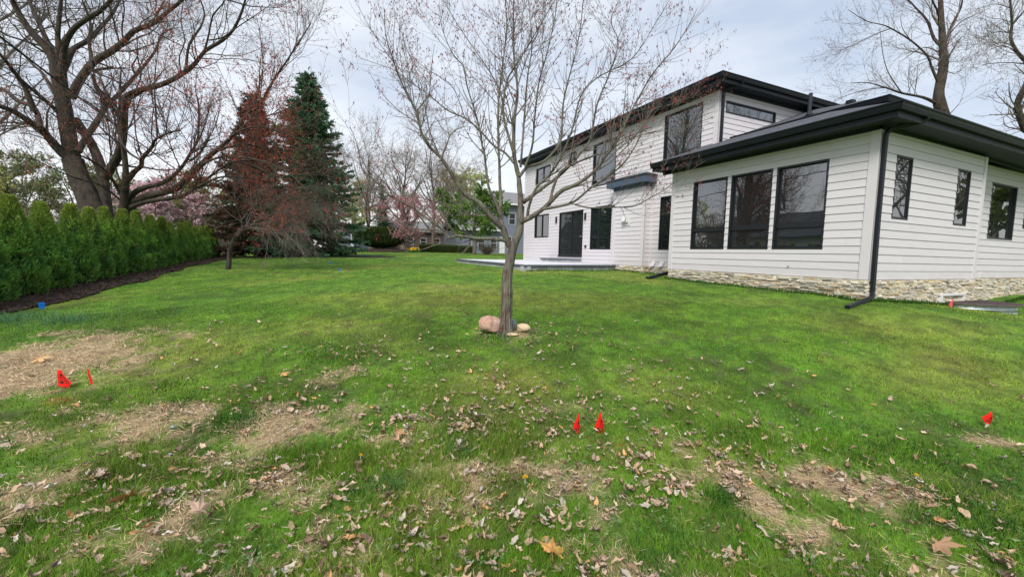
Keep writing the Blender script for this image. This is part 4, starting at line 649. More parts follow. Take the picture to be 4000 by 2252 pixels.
# ------------------------------------------------------------------ maple in the lawn
r = np.random.default_rng(11)
Ls = LIMBS['yard_tree']; tr0 = Ls.pop(0)
yt = empty('maple_tree', (2.43, 5.41, .36), 'slender young maple in the middle of the lawn with split bark and red buds', 'tree')
T = resample(tr0, .03); T = np.vstack([[*(T[0, :3]-(0, 0, .1)), T[0, 3]*1.25], T]); k = 64; V = []; a = np.arange(k)*2*np.pi/k
hgt = T[:, 2]-T[0, 2]; TC = []
for i, p in enumerate(T):
    h = hgt[i]; fl = 1+.45*np.exp(-h/.07)*(1+.35*np.sin(5*a+1))                         # root flare
    ridge = np.abs(np.sin(a*7+3*vn(a*1.3, np.full(k, h*3.5), 1, 3)+1.5*h))*.5+vn(a*6, np.full(k, h*9), 1.2, 8, 3)
    amp = .24*ss(1.25, .5, h)+.05
    rid = ridge; sc1 = np.where((a > 3.4) & (a < 4.35), .84-.05*vn(a*9, np.full(k, h*14), 1, 1), 1) if .12 < h < .95 else 1
    rr = p[3]*fl*(1-amp*.5+amp*ridge)*sc1*.98; V.append(np.c_[p[0]+rr*np.cos(a), p[1]+rr*np.sin(a), np.full(k, p[2])]); hb = ss(1.35, .9, h)
    ce = np.clip((rid-.25)*1.6, .12, 1.5)[:, None]*np.array([(1., 1., 1.)]); ce = ce*hb+(1-hb)*.95; wd_ = ((a > 3.35) & (a < 4.3) & (vn(a*7, np.full(k, h*4), 1, 2) > .40)) if .08 < h < 1.0 else a > 9; ce[wd_] = ce[wd_]*np.array((1.35, 1.02, .88))+.05; TC.append(ce)
V = np.vstack(V); i = np.arange(len(V)).reshape(-1, k); b = MB(); b.add(V, np.stack([i[:-1], np.roll(i[:-1], -1, 1), np.roll(i[1:], -1, 1), i[1:]], -1).reshape(-1, 4), np.vstack(TC)); b.build('trunk', m_bark_y, yt, smooth=True)
Ls = [resample(l, .07) for l in Ls]; limbs_mesh(Ls, m_bark_y, yt, r, 'limbs', 16, .04)
tw = MB(); fin = MB()
pos, tan, rad = on_limbs(Ls, 420, r, .16, .03); P1, R1 = branch(pos, tan, rad, (.35, 1.15, 9, 25, 55, .07, (0, 0, .075), .46, .0015), r); tw.tubes(P1, R1, 5)
pos, tan, rad, ts = on_batch(P1, R1, 1700, r, .1); P2, R2 = branch(pos, tan, rad, (.12, .5, 7, 30, 60, .09, (0, 0, .09), .7, .0012), r, ts); tw.tubes(P2, R2, 4)
pos, tan, rad = on_limbs(Ls, 1000, r, .1, .02); P3, R3 = branch(pos, tan, rad, (.06, .35, 7, 35, 75, .12, (0, 0, .13), .5, .0012), r); fin.tubes(P3, R3, 3)
pos, tan, rad, ts = on_batch(P2, R2, 3300, r, .1); P4, R4 = branch(pos, tan, rad, (.04, .18, 7, 30, 65, .12, (0, 0, .14), .8, .0010), r, ts); fin.tubes(P4, R4, 3)
tw.build('branches', m_twig_y, yt); fin.build('twigs', m_twig_y, yt)
b3 = MB()
tips = np.concatenate([P4[:, -1], P2[:, -1], P3[:, -1][::2]]); tips = tips[r.random(len(tips)) < .8*ss(1.7, 3.0, tips[:, 2]+.18*np.abs(tips[:, 0]-2.4)+.2*np.hypot(tips[:, 0]-2.4, tips[:, 1]-5.4))]
for k in range(4):
    sel = r.random(len(tips)) < (.95, .8, .6, .4)[k]; q = tips[sel]+r.normal(size=(sel.sum(), 3))*.008; n = len(q); d = nrm(r.normal(size=(n, 3))*.45+np.array([0, 0, -1.]))
    cards(b3, q, d, perp(d, r), r.uniform(.018, .052, n), r.uniform(.006, .014, n), colmix(n, r, [(.30, .03, .03), (.18, .025, .03), (.30, .07, .05), (.11, .03, .035)], None, .25), r)
b3.build('buds', m_bud, yt)
# ------------------------------------------------------------------ big old tree and red maple behind the hedge
redder = [(.46, .07, .05), (.30, .05, .04), (.50, .15, .08)]
r = np.random.default_rng(12); Ls = LIMBS['big_tree']
bare('shade_tree', (-7.3, 21.1, .7), 'huge dark bare shade tree with two thick trunks behind the hedge', 'tree', Ls,
     [(420, .16, (1.0, 2.8, 10, 25, 60, .15, (0, 0, .03), .30, .007)), (2300, None, (.5, 1.5, 8, 25, 60, .15, (0, 0, .02), .5, .0042)), (9000, None, (.25, .9, 6, 20, 55, .14, (0, 0, .0), .6, .003))], m_bark_d, m_twig_d, r, step=.35, ext=(4.2, .028, 9.5))
r = np.random.default_rng(13); Ls = LIMBS['maple']
bare('maple_tree', (-6.56, 20.7, .7), 'bare many limbed maple with red buds sweeping right behind the hedge', 'tree', Ls,
     [(260, .07, (.8, 2.6, 10, 25, 60, .08, (0, 0, .14), .42, .006)), (2100, None, (.3, 1.1, 7, 20, 50, .09, (0, 0, .05), .6, .0035)), (8000, None, (.15, .55, 5, 20, 50, .10, (0, 0, .02), .6, .0025))], m_bark_d, m_twig_d, r,
     buds=(36000, .05, .024, redder, .2, .2, lambda p, r: r.random(len(p)) < np.clip(.35+.12*(p[:, 0]+5), .2, 1)*(.05+.95*ss(-.1, -1.0, p[:, 0]))), step=.25)
r = np.random.default_rng(14); Ls = LIMBS['leaning_tree']
bare('leaning_tree', (-3.1, 19.1, .7), 'small crooked tree leaning right from a blackened trunk at the lawn edge', 'tree', Ls,
     [(110, .05, (.7, 2.0, 9, 25, 65, .10, (0.02, 0, .0), .55, .006)), (800, None, (.4, 1.2, 7, 20, 55, .10, (.03, 0, -.06), .6, .0035)), (2600, None, (.2, .6, 5, 20, 50, .10, (0, 0, -.04), .6, .0025))], m_bark_l, m_twig_g, r,
     buds=(10000, .045, .022, redder+[(.16, .09, .07)], .3, .2, lambda p, r: r.random(len(p)) < ss(1.6, 3.5, p[:, 2])*ss(.0, -1., p[:, 0])), step=.12)
r = np.random.default_rng(15)
for key, x, y, nm, lb in (('oak_right', 38.9, 13.7, 'bare_tree', 'tall bare tree rising behind the low roof at the right'), ('edge_tree', 43.4, 11.6, 'bare_tree', 'bare tree with a winding trunk cut by the right picture edge')):
    Ls = LIMBS[key]; q = Ls[0][0]; Ls[0].insert(0, [q[0]+.2, q[1], .5, q[3]*1.25])
    bare(nm, (x, y, .6), lb, 'tree', Ls, [(130, .25, (.9, 3.0, 9, 25, 60, .11, (0, 0, .05), .3, .009)), (800, None, (.5, 1.5, 7, 25, 60, .12, (0, 0, .05), .55, .006)), (2200, None, (.25, .9, 5, 25, 60, .12, (0, 0, .04), .6, .0045))], m_bark_d, m_twig_g, r, ext=(4, .05, 14),
         buds=(2200, .07, .03, [(.10, .065, .05), (.14, .09, .06)], .0, .5, None), step=.5)

# ------------------------------------------------------------------ procedural trees further off
def auto(name, loc, label, cat, H, spread, tr_, seed, mt, mtw, nl=9, fork=.25, dens=1., leaf=None, group=None, trop=.05, tws=.006, kinds=3):
    r = np.random.default_rng(seed); x, y, z = loc; Ls = []
    nt_ = 9; hh = np.linspace(0, 1, nt_); trunk = np.c_[x+np.cumsum(r.normal(size=nt_))*.012*H, y+np.cumsum(r.normal(size=nt_))*.012*H, z-.1+hh*H*.8, tr_*(1-.85*hh)]; trunk[0, 3] *= 1.3; trunk[0, :2] = x, y; Ls.append(trunk)
    for i in range(nl):
        t = fork+(.8-fork)*(i+.5)/nl*r.uniform(.85, 1.1); a = i*2.4+r.uniform(-.4, .4); p = np.array([np.interp(t, hh, trunk[:, k]) for k in range(4)])
        Ln = spread*(1.05-.45*(t-fork))*r.uniform(.8, 1.1); el = R(r.uniform(25, 50)+25*t); d = np.array([[math.cos(a)*math.cos(el), math.sin(a)*math.cos(el), math.sin(el)]])
        P, Rd = grow(p[None, :3], d, np.array([Ln*1.25]), np.array([p[3]*.6]), 8, .13, (0, 0, trop), r, .2); Ls.append(np.c_[P[0], Rd[0]])
    root = bare(name, loc, label, cat, Ls, [(int(70*dens), 9, (.18*H*.6, .34*H*.6, 8, 25, 60, .11, (0, 0, trop), .5, tws*1.6)), (int(420*dens), None, (.07*H, .17*H, 6, 25, 55, .12, (0, 0, trop*.7), .6, tws*1.2)), (int(1500*dens), None, (.04*H, .09*H, 4, 25, 55, .12, (0, 0, trop*.4), .7, tws))], mt, mtw, r, step=H*.05, group=group, kbig=10, buds=leaf)
    return root
def dupt(root, loc, rz, label, s=1.):
    c = root.copy(); COL.objects.link(c); c.location = loc; c.rotation_euler.z = rz; c.scale = (s, s, s); c['label'] = label
    for ch in root.children: k = ch.copy(); COL.objects.link(k); k.parent = c
    return c
budg = [(.24, .18, .14), (.2, .15, .12), (.28, .2, .15)]
bt = auto('bare_tree', (9.5, 52, 1.45), 'middle one of the grey bare trees far behind the pink blossom tree', 'tree', 15, 6.2, .27, 31, m_bark_g, m_twig_g, 11, .18, 1.25, (4000, .09, .045, budg, 0, .2, None), 'bare trees beyond the far lawn', tws=.0085)
dupt(bt, (5.9, 53, 1.4), 1.7, 'left one of the grey bare trees far behind the round yew', .92)
dupt(bt, (12.8, 51, 1.5), 3.4, 'grey bare tree far behind the green leafed tree', .95)
dupt(bt, (17.5, 62, 1.5), 4.4, 'grey bare tree rising behind the grey neighbour house', 1.02)
dupt(bt, (2.2, 86, 1.5), 5.1, 'small distant bare tree in the gap beside the spruce', .7)
gl_ = [(.13, .24, .03), (.09, .19, .03), (.18, .29, .06)]
auto('leafy_tree', (13.5, 38, 1.33), 'bright green leafed tree in a round bed in front of the grey house', 'tree', 6.0, 3.1, .16, 32, m_bark_g, m_twig_g, 11, .2, 1.1, (17000, .14, .10, gl_, .0, .1, None), tws=.006, trop=.0)
auto('blossom_tree', (8.2, 43, 1.36), 'pink blossom tree spreading beside the round yew', 'tree', 5.2, 3.2, .17, 33, m_bark_g, m_twig_g, 12, .12, 1.4, (7000, .12, .07, [(.62, .26, .32), (.50, .20, .24), (.70, .38, .42), (.25, .13, .11)], .0, .2, None), tws=.009, trop=.03)
pl = [(.46, .50, .17), (.38, .44, .13), (.54, .55, .28)]
auto('spring_tree', (5.0, 75, 1.5), 'pale yellow green tree far off beside the small dark conifer', 'tree', 11, 5, .2, 34, m_bark_g, m_twig_g, 9, .15, .8, (6000, .3, .2, pl, 0, .1, None), tws=.01)
auto('spring_tree', (20.5, 66, 1.5), 'yellow green budding tree behind the roof of the grey neighbour house', 'tree', 14, 5.5, .2, 35, m_bark_g, m_twig_g, 9, .15, .8, (6500, .3, .2, pl, 0, .1, None), tws=.01)
auto('magnolia_tree', (-9.6, 37, .9), 'pink magnolia in full bloom showing over the hedge', 'tree', 4.4, 3.4, .15, 36, m_bark_g, m_twig_g, 12, .1, 1.2, (13000, .15, .10, [(.78, .58, .62), (.82, .70, .72), (.60, .34, .40)], -.3, .1, None), tws=.008, trop=.0)
auto('spring_tree', (-18.3, 33.5, .8), 'yellow leafed tree at the left picture edge above the hedge', 'tree', 6.3, 3.0, .14, 37, m_bark_g, m_twig_d, 9, .2, .8, (1900, .15, .09, [(.58, .54, .12), (.48, .5, .12)], 0, .1, None), tws=.005)
yg = [(.22, .26, .06), (.28, .30, .08), (.16, .2, .05)]
auto('spring_tree', (-9.85, 46.6, 1.0), 'olive green budding tree between the magnolia and the brown spruce', 'tree', 6.6, 3.2, .14, 38, m_bark_g, m_twig_g, 9, .15, 1, (6500, .2, .13, yg, 0, .1, None), tws=.008)
og = [(.16, .25, .08), (.22, .30, .10), (.28, .32, .13), (.32, .26, .16)]
for i, (x, y, h, s_, lb) in enumerate([(-17.6, 38, 5.2, 3.6, 'dark green tree leftmost in the thicket behind the hedge'), (-14.6, 40, 5.4, 3.4, 'tall green tree of the thicket left of the huge trunks'), (-13.2, 44, 5.2, 3.2, 'green tree in the thicket between the two thick trunks'), (-23.5, 50, 7.0, 4.5, 'green tree deep in the thicket at the left edge')]):
    auto('thicket_tree', (x, y, .85), lb, 'tree', h, s_, .14, 50+i, m_bark_d, m_twig_d, 12, .06, 1.0, (6500, .17, .08, og, 0, .05, None), 'trees of the thicket behind the hedge', tws=.008)
r = np.random.default_rng(60)
def shrub(name, loc, label, rad_, H, n, seed, cols, nb=5000, tws=.004, lf=(.05, .03), cat='shrub', group=None):
    r = np.random.default_rng(seed); x, y, z = loc; th = r.uniform(0, 2*np.pi, n); el = np.radians(r.uniform(35, 88, n)); d = np.c_[np.cos(th)*np.cos(el), np.sin(th)*np.cos(el), np.sin(el)]
    P, Rd = grow(np.tile([x, y, z-.05], (n, 1))+np.c_[np.cos(th), np.sin(th), 0*th]*rad_*.2*r.random((n, 1)), d, r.uniform(.6, 1.05, n)*H/np.maximum(.6, np.sin(el)), np.full(n, tws*2.5), 8, .08, (0, 0, 0), r)
    root = empty(name, loc, label, cat, group); b = MB(); b.tubes(P, Rd, 4)
    pos, tan, rad, ts = on_batch(P, Rd, n*14, r, .2); P2, R2 = branch(pos, tan, rad, (.12*H, .35*H, 5, 20, 55, .12, (0, 0, .02), .6, tws), r, ts); b.tubes(P2, R2, 3); b.build('stems', m_twig_g, root)
    pos, tan, _, ts = on_batch(P2, R2, nb, r, .2); b = MB(); cards(b, pos, nrm(tan+r.normal(size=pos.shape)*.6), perp(tan, r), r.uniform(.6, 1.2, nb)*lf[0], lf[1], colmix(nb, r, cols), r); b.build('leaves', m_leafy, root); return root
tan_ = [(.24, .19, .12), (.18, .14, .10), (.16, .17, .08)]
shrub('bare_shrub', (-12.3, 29.5, .85), 'brown twiggy thicket shrub behind the hedge left of the huge tree', 2.0, 3.2, 60, 61, tan_, 7000, lf=(.09, .05))
shrub('bare_shrub', (-6.2, 36.5, .95), 'brown twiggy shrub behind the last arborvitae', 2.0, 3.0, 60, 62, tan_, 6000, lf=(.09, .05))
shrub('bare_shrub', (-2.6, 33.2, 1.0), 'grey brown brush under the brown spruce', 1.6, 2.0, 60, 63, tan_, 3000, lf=(.07, .04))
shrub('bare_shrub', (14.9, 38.2, 1.33), 'low brown shrub beside the trunk of the green leafed tree', 1.3, 1.15, 90, 64, [(.20, .12, .10), (.16, .10, .08)], 3500, lf=(.05, .03))
shrub('bare_shrub', (17.4, 44, 1.4), 'low olive shrub against the wall of the grey house', 1.0, .9, 50, 65, [(.12, .14, .06), (.2, .16, .08)], 2500)

# ------------------------------------------------------------------ spruces
def spruce(name, loc, label, H, Rb, seed, cols, wood, N_=38000, skirt=.35, brown=.0):
    r = np.random.default_rng(seed); x, y, z = loc; root = empty(name, loc, label, 'tree')
    b = MB(); hh = np.linspace(0, 1, 14); tp = np.c_[x+0*hh, y+0*hh, z-.1+hh*H]; b.tubes(tp, (.2*(1-hh)+.012)[None], 10); b.build('trunk', wood, root, smooth=True)
    hs = []; h = skirt
    while h < H-.1: 
        hs += [h]*int(8+3*(1-h/H)); h += .17+.16*(1-h/H)
    hs = np.array(hs)+r.normal(size=len(hs))*.07; hs = np.clip(hs, .1, H-.05); n = len(hs); t = hs/H; th = r.uniform(0, 2*np.pi, n)
    Ln = Rb*np.sin((1-t)*np.pi/2)**.88*r.uniform(.74, 1.1, n)*np.where(t < .1, .9, 1)+.05; el = np.radians(np.interp(t, [0, .3, .7, 1], [-14, -4, 14, 50])+r.normal(size=n)*5)
    d = np.c_[np.cos(th)*np.cos(el), np.sin(th)*np.cos(el), np.sin(el)]
    P, Rd = grow(np.c_[x+0*hs, y+0*hs, z+hs], d, Ln, .012+.02*(1-t), 9, .035, (0, 0, .0), r); sag = np.linspace(0, 1, 9); P[:, :, 2] += (-.32*np.sin(np.pi*sag*.62)+.14*sag**3)[None]*Ln[:, None]*.45
    b = MB(); b.tubes(P, Rd, 4)
    m_ = n*7; pos, tan, rad, ts = on_batch(P, Rd, m_, r, .22); side = nrm(np.cross(tan, (0, 0, 1)))*np.sign(r.normal(size=(m_, 1))); dd = nrm(tan*.75+side*.8+np.array([0, 0, -.25])+r.normal(size=(m_, 3))*.12)
    ln2 = (.22+.30*(1-ts))*np.minimum(1.3, .5+H*.08)*r.uniform(.6, 1.2, m_); P2, R2 = grow(pos, dd, ln2, np.full(m_, .006), 5, .05, (0, 0, -.03), r); b.tubes(P2, R2, 3); b.build('branches', wood, root)
    def needles(PB, RB, k, lmin, lmax, w_):
        pos, tan, rad, ts = on_batch(PB, RB, k, r, .02 if PB is P2 else .35); n_ = len(pos)
        d_ = nrm(tan*.8+perp(tan, r)*.55+np.array([0, 0, .12])); c = colmix(n_, r, cols, None, .3)
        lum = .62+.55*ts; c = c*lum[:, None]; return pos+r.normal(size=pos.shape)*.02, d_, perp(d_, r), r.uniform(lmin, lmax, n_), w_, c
    b = MB()
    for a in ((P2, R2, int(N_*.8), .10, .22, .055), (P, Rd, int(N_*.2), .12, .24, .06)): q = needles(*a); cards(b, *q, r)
    b.build('needles', m_leafy, root); zc = np.linspace(.1*H, .93*H, 16); b = MB(); b.tubes(np.c_[x+0*zc, y+0*zc, z+zc], (Rb*np.sin((1-zc/H)*np.pi/2)*.45*(.8+.4*r.random(16)))[None], 11); b.build('dark_core', m_core, root); return root
m_sprbark = bark('spruce_bark', (.12, .09, .075), (.04, .03, .025), 9)
gr_ = [(.055, .14, .072), (.08, .18, .085), (.040, .10, .055), (.115, .21, .10)]
spruce('spruce_tree', (-.40, 29.4, 1.0), 'tall dark green spruce at the far end of the lawn', 11.0, 3.35, 71, gr_, m_sprbark, 140000, .4)
spruce('spruce_tree', (-3.35, 30.0, 1.0), 'reddish brown spruce just left of the green spruce', 9.6, 2.5, 72, [(.10, .055, .035), (.07, .055, .035), (.055, .07, .035), (.14, .065, .045)], m_sprbark, 70000, .7)
spruce('conifer_tree', (8.9, 66, 1.5), 'narrow dark conifer far behind the round yew', 10.5, 1.9, 73, gr_, m_sprbark, 16000, .3)
spruce('conifer_tree', (-14.0, 50, 1.0), 'small grey green conifer above the grey roof behind the magnolia', 6.5, 1.7, 74, [(.08, .11, .06), (.06, .09, .05)], m_sprbark, 12000, .3)

spr = [o for o in bpy.data.objects if o.get('label', '').startswith('tall dark green spruce')][0]
dupt(spr, (-4.7, 42.5, 1.1), 1.2, 'dark spruce hidden behind the reddish spruce, mirrored in the upper window', .95)
# ------------------------------------------------------------------ arborvitae hedge
def arbor(seed):
    r = np.random.default_rng(seed); n = 15000; H = 1.86
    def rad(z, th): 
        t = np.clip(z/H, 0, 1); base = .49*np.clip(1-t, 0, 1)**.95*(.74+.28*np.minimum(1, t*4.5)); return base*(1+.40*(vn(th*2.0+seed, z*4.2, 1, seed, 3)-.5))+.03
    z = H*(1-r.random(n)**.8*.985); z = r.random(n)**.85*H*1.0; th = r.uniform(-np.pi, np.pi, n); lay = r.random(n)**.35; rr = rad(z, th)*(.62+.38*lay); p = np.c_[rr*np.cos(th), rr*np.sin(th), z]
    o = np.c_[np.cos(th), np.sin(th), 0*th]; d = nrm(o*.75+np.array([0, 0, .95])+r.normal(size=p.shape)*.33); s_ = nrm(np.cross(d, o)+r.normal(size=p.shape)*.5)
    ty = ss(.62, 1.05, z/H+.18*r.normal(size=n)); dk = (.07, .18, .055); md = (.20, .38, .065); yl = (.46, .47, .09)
    v = vn(th*3, z*7, 1, 5+seed, 3)[:, None]; c = lerp(dk, md, np.clip(v*1.5-.25, 0, 1)); c = lerp(c, yl, (ty*.6)[:, None]); c = c*(.55+.55*lay[:, None])*(.45+1.15*vn(th*2.0+seed, z*4.2, 1, seed, 3))[:, None]*r.uniform(.8, 1.25, (n, 1))  # inner sprays darker, bulges brighter: shading put into the colour
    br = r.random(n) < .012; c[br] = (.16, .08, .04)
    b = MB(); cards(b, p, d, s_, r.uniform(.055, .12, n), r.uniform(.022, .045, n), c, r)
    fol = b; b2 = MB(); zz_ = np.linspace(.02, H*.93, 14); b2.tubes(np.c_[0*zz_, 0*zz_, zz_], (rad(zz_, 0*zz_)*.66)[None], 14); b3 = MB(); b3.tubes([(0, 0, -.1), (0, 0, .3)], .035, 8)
    return fol, b2, b3
AV = []
hy = [8.9, 10.05, 11.15, 12.3, 13.42, 14.55, 15.55, 16.6, 17.65, 18.9, 20.2, 21.5, 22.8, 24.1, 25.4, 26.7, 28.0, 29.3, 30.6]
ordn = ['nearest arborvitae of the hedge cut by the left picture edge', 'second arborvitae from the near end of the hedge, half hidden', 'third arborvitae from the near end of the hedge, dark and full', 'fourth', 'fifth', 'sixth', 'seventh', 'eighth', 'ninth', 'tenth', 'eleventh', 'twelfth', 'thirteenth', 'fourteenth', 'fifteenth', 'sixteenth', 'seventeenth', 'last but one arborvitae at the far end of the hedge', 'last arborvitae at the far end of the hedge']
r = np.random.default_rng(80)
for i, y in enumerate(hy):
    x = -5.72+r.uniform(-.06, .06); z = g1(x, y)+.01; s_ = r.uniform(.93, 1.06)*(1.10-.008*(y-9)); rz = r.uniform(0, 6.28)
    lb = ordn[i] if ' ' in ordn[i] else ordn[i]+' arborvitae from the near end of the hedge'
    if i < 4:
        root = empty('arborvitae', (0, 0, 0), lb, 'shrub', 'arborvitae hedge along the left side'); f_, c_, t_ = arbor(81+i); f_.build('foliage', m_leafy, root); c_.build('dark_core', m_core, root, smooth=True); t_.build('stem', m_bark_g, root); AV.append(root); o = root
    else:
        o = dupt(AV[r.integers(4)], (0, 0, 0), 0, lb)
    o.location = (x, y, z); o.rotation_euler.z = rz; o.scale = (s_*r.uniform(.95, 1.06), s_*r.uniform(.95, 1.06), s_)

def clump(name, loc, label, f_in, shell, n, cols, seed, lf, cat='shrub', core=None, stems=None, group=None):
    r = np.random.default_rng(seed); p, o = shell(r, n); root = empty(name, loc, label, cat, group); b = MB(); d = nrm(o+np.array([0, 0, .4])+r.normal(size=p.shape)*.5)
    c = colmix(n, r, cols, None, .25)*(.75+.45*vn(p[:, 0]*1+p[:, 2], p[:, 1]+p[:, 2]*2, 3, seed, 3))[:, None]
    cards(b, p+np.array(loc), d, perp(d, r), r.uniform(.6, 1.2, n)*lf[0], lf[1], c, r); b.build('foliage', m_leafy, root); core.build('dark_core', m_core, root, smooth=True); return root
# round yew
def yewshell(r, n):
    u = nrm(r.normal(size=(n, 3))); u[:, 2] = np.where(u[:, 2] < -.55, -u[:, 2], u[:, 2]); k = .86+.14*r.random((n, 1)); k = k*(1+.14*(vn(np.arctan2(u[:, 1], u[:, 0])*2, u[:, 2]*3, 1.5, 4, 3)-.5)[:, None]); return np.sign(u)*np.abs(u)**.8*np.array([2.75, 1.7, 1.05])*k+np.array([0, 0, 1.35]), u
cb = MB(); zc = np.linspace(.25, 2.25, 10); th = np.linspace(0, 2*np.pi, 24, endpoint=False); V = np.array([[(6.15+2.35*math.sqrt(max(.03, 1-((z-1.3)/1.1)**2))*math.cos(a), 46.6+1.45*math.sqrt(max(.03, 1-((z-1.3)/1.1)**2))*math.sin(a), 1.5+z) for a in th] for z in zc]).reshape(-1, 3); i = np.arange(240).reshape(10, 24); cb.add(V, np.stack([i[:-1], np.roll(i[:-1], -1, 1), np.roll(i[1:], -1, 1), i[1:]], -1).reshape(-1, 4))
clump('yew_bush', (6.15, 46.6, 1.5), 'wide rounded clipped yew standing on a mulch mound', None, yewshell, 16000, [(.045, .075, .018), (.07, .11, .022), (.03, .05, .015)], 91, (.16, .08), core=cb)
def boxh(x0, x1, y, z, h, d, seed, lb):
    def sh(r, n):
        f_ = r.random(n); px = r.uniform(x0, x1, n); py = r.uniform(-d/2, d/2, n); pz = r.uniform(0, h, n); o = np.zeros((n, 3)); a = f_ < .45; o[a] = (0, 0, 1); pz[a] = h; q = (~a); py[q] = -d/2; o[q] = (0, -1, 0); e_ = f_ > .92; px[e_] = np.where(r.random(e_.sum()) < .5, x0, x1); return np.c_[px-(x0+x1)/2, py, pz]+r.normal(size=(n, 3))*.03, o
    c = MB(); c.box(x0+.05, x1-.05, y-d/2+.05, y+d/2-.05, z-.1, z+h-.05)
    clump('box_hedge', ((x0+x1)/2, y, z), lb, None, sh, int(1500*(x1-x0)), [(.10, .14, .03), (.06, .09, .02), (.14, .16, .045)], seed, (.08, .05), cat='hedge', core=c)
boxh(10.6, 15.2, 48.5, 1.42, .85, .8, 92, 'long low clipped box hedge in front of the far houses')
boxh(15.5, 17.1, 48.7, 1.42, .8, .8, 93, 'short piece of clipped box hedge beside the grey house')
# ------------------------------------------------------------------ rocks
print('small things')
import bmesh
def rock(name, c, size, seed, m, label, cuts=7, rot=0., amp=.10):
    bm = bmesh.new(); bmesh.ops.create_icosphere(bm, subdivisions=5, radius=1); r = np.random.default_rng(seed)
    V = np.array([v.co[:] for v in bm.verts]); 
    for k in range(cuts):
        n_ = nrm(r.normal(size=3)*np.array([1, 1, .8])); h = r.uniform(.6, .86); dd = V@n_-h; V = V-np.outer(np.clip(dd, 0, None)*.9, n_)
    V *= (1+amp*(vn(V[:, 0]*1.5+V[:, 2], V[:, 1]*1.5-V[:, 2], 2, seed, 4)-.5)*2)[:, None]; V += nrm(V)*(.03*(vn(V[:, 0]*3+V[:, 2]*2, V[:, 1]*3, 5, seed, 3)-.5))[:, None]
    a = rot; V = np.c_[V[:, 0]*math.cos(a)-V[:, 2]*math.sin(a), V[:, 1], V[:, 0]*math.sin(a)+V[:, 2]*math.cos(a)]*np.array(size)/2
    ca, sa = math.cos(-yw), math.sin(-yw); V = np.c_[V[:, 0]*ca-V[:, 1]*sa, V[:, 0]*sa+V[:, 1]*ca, V[:, 2]]
    for v, q in zip(bm.verts, V): v.co = q
    me = bpy.data.meshes.new(name); bm.to_mesh(me); bm.free(); me.materials.append(m); me.polygons.foreach_set('use_smooth', np.ones(len(me.polygons), bool))
    o = bpy.data.objects.new(name, me); COL.objects.link(o); o.location = c; return tag(o, label, 'rock')
m_rk1 = mat('pink_granite', (.52, .36, .29), .85, col2=(.34, .19, .13), vscale=7, bump=.6, bscale=25)
m_rk2 = mat('tan_stone', (.60, .47, .30), .85, col2=(.44, .32, .20), vscale=9, bump=.6, bscale=25)
m_rk3 = mat('grey_stone', (.26, .29, .31), .8, col2=(.17, .19, .21), vscale=8, bump=.4, bscale=25)
rock('boulder', (2.255, 5.56, .475), (.34, .27, .29), 3, m_rk1, 'big rounded pinkish boulder left of the maple trunk', 8)
rock('boulder', (2.70, 5.42, .425), (.22, .16, .125), 8, m_rk2, 'low tan wedge shaped rock right of the maple trunk', 6, -.30)
rock('boulder', (2.61, 5.58, .45), (.135, .13, .17), 12, m_rk3, 'small smooth blue grey rock behind the foot of the maple', 3, .3)
rock('boulder', (2.47, 5.29, .365), (.17, .09, .055), 14, m_rk2, 'flat tan stone in front of the maple foot', 5)
for i, (x, y, s) in enumerate([(-2.35, 5.75, .035), (-1.05, 4.02, .05), (-.95, 3.55, .03)]): rock('pebble', (x, y, g1(x, y)+.012), (s, s*.8, s*.6), 20+i, m_rk3 if i else m_rk2, ('pale pebble behind the left pair of red flags', 'grey pebble on the bare straw patch', 'small grey pebble in the sparse grass left of the straw')[i], 3)
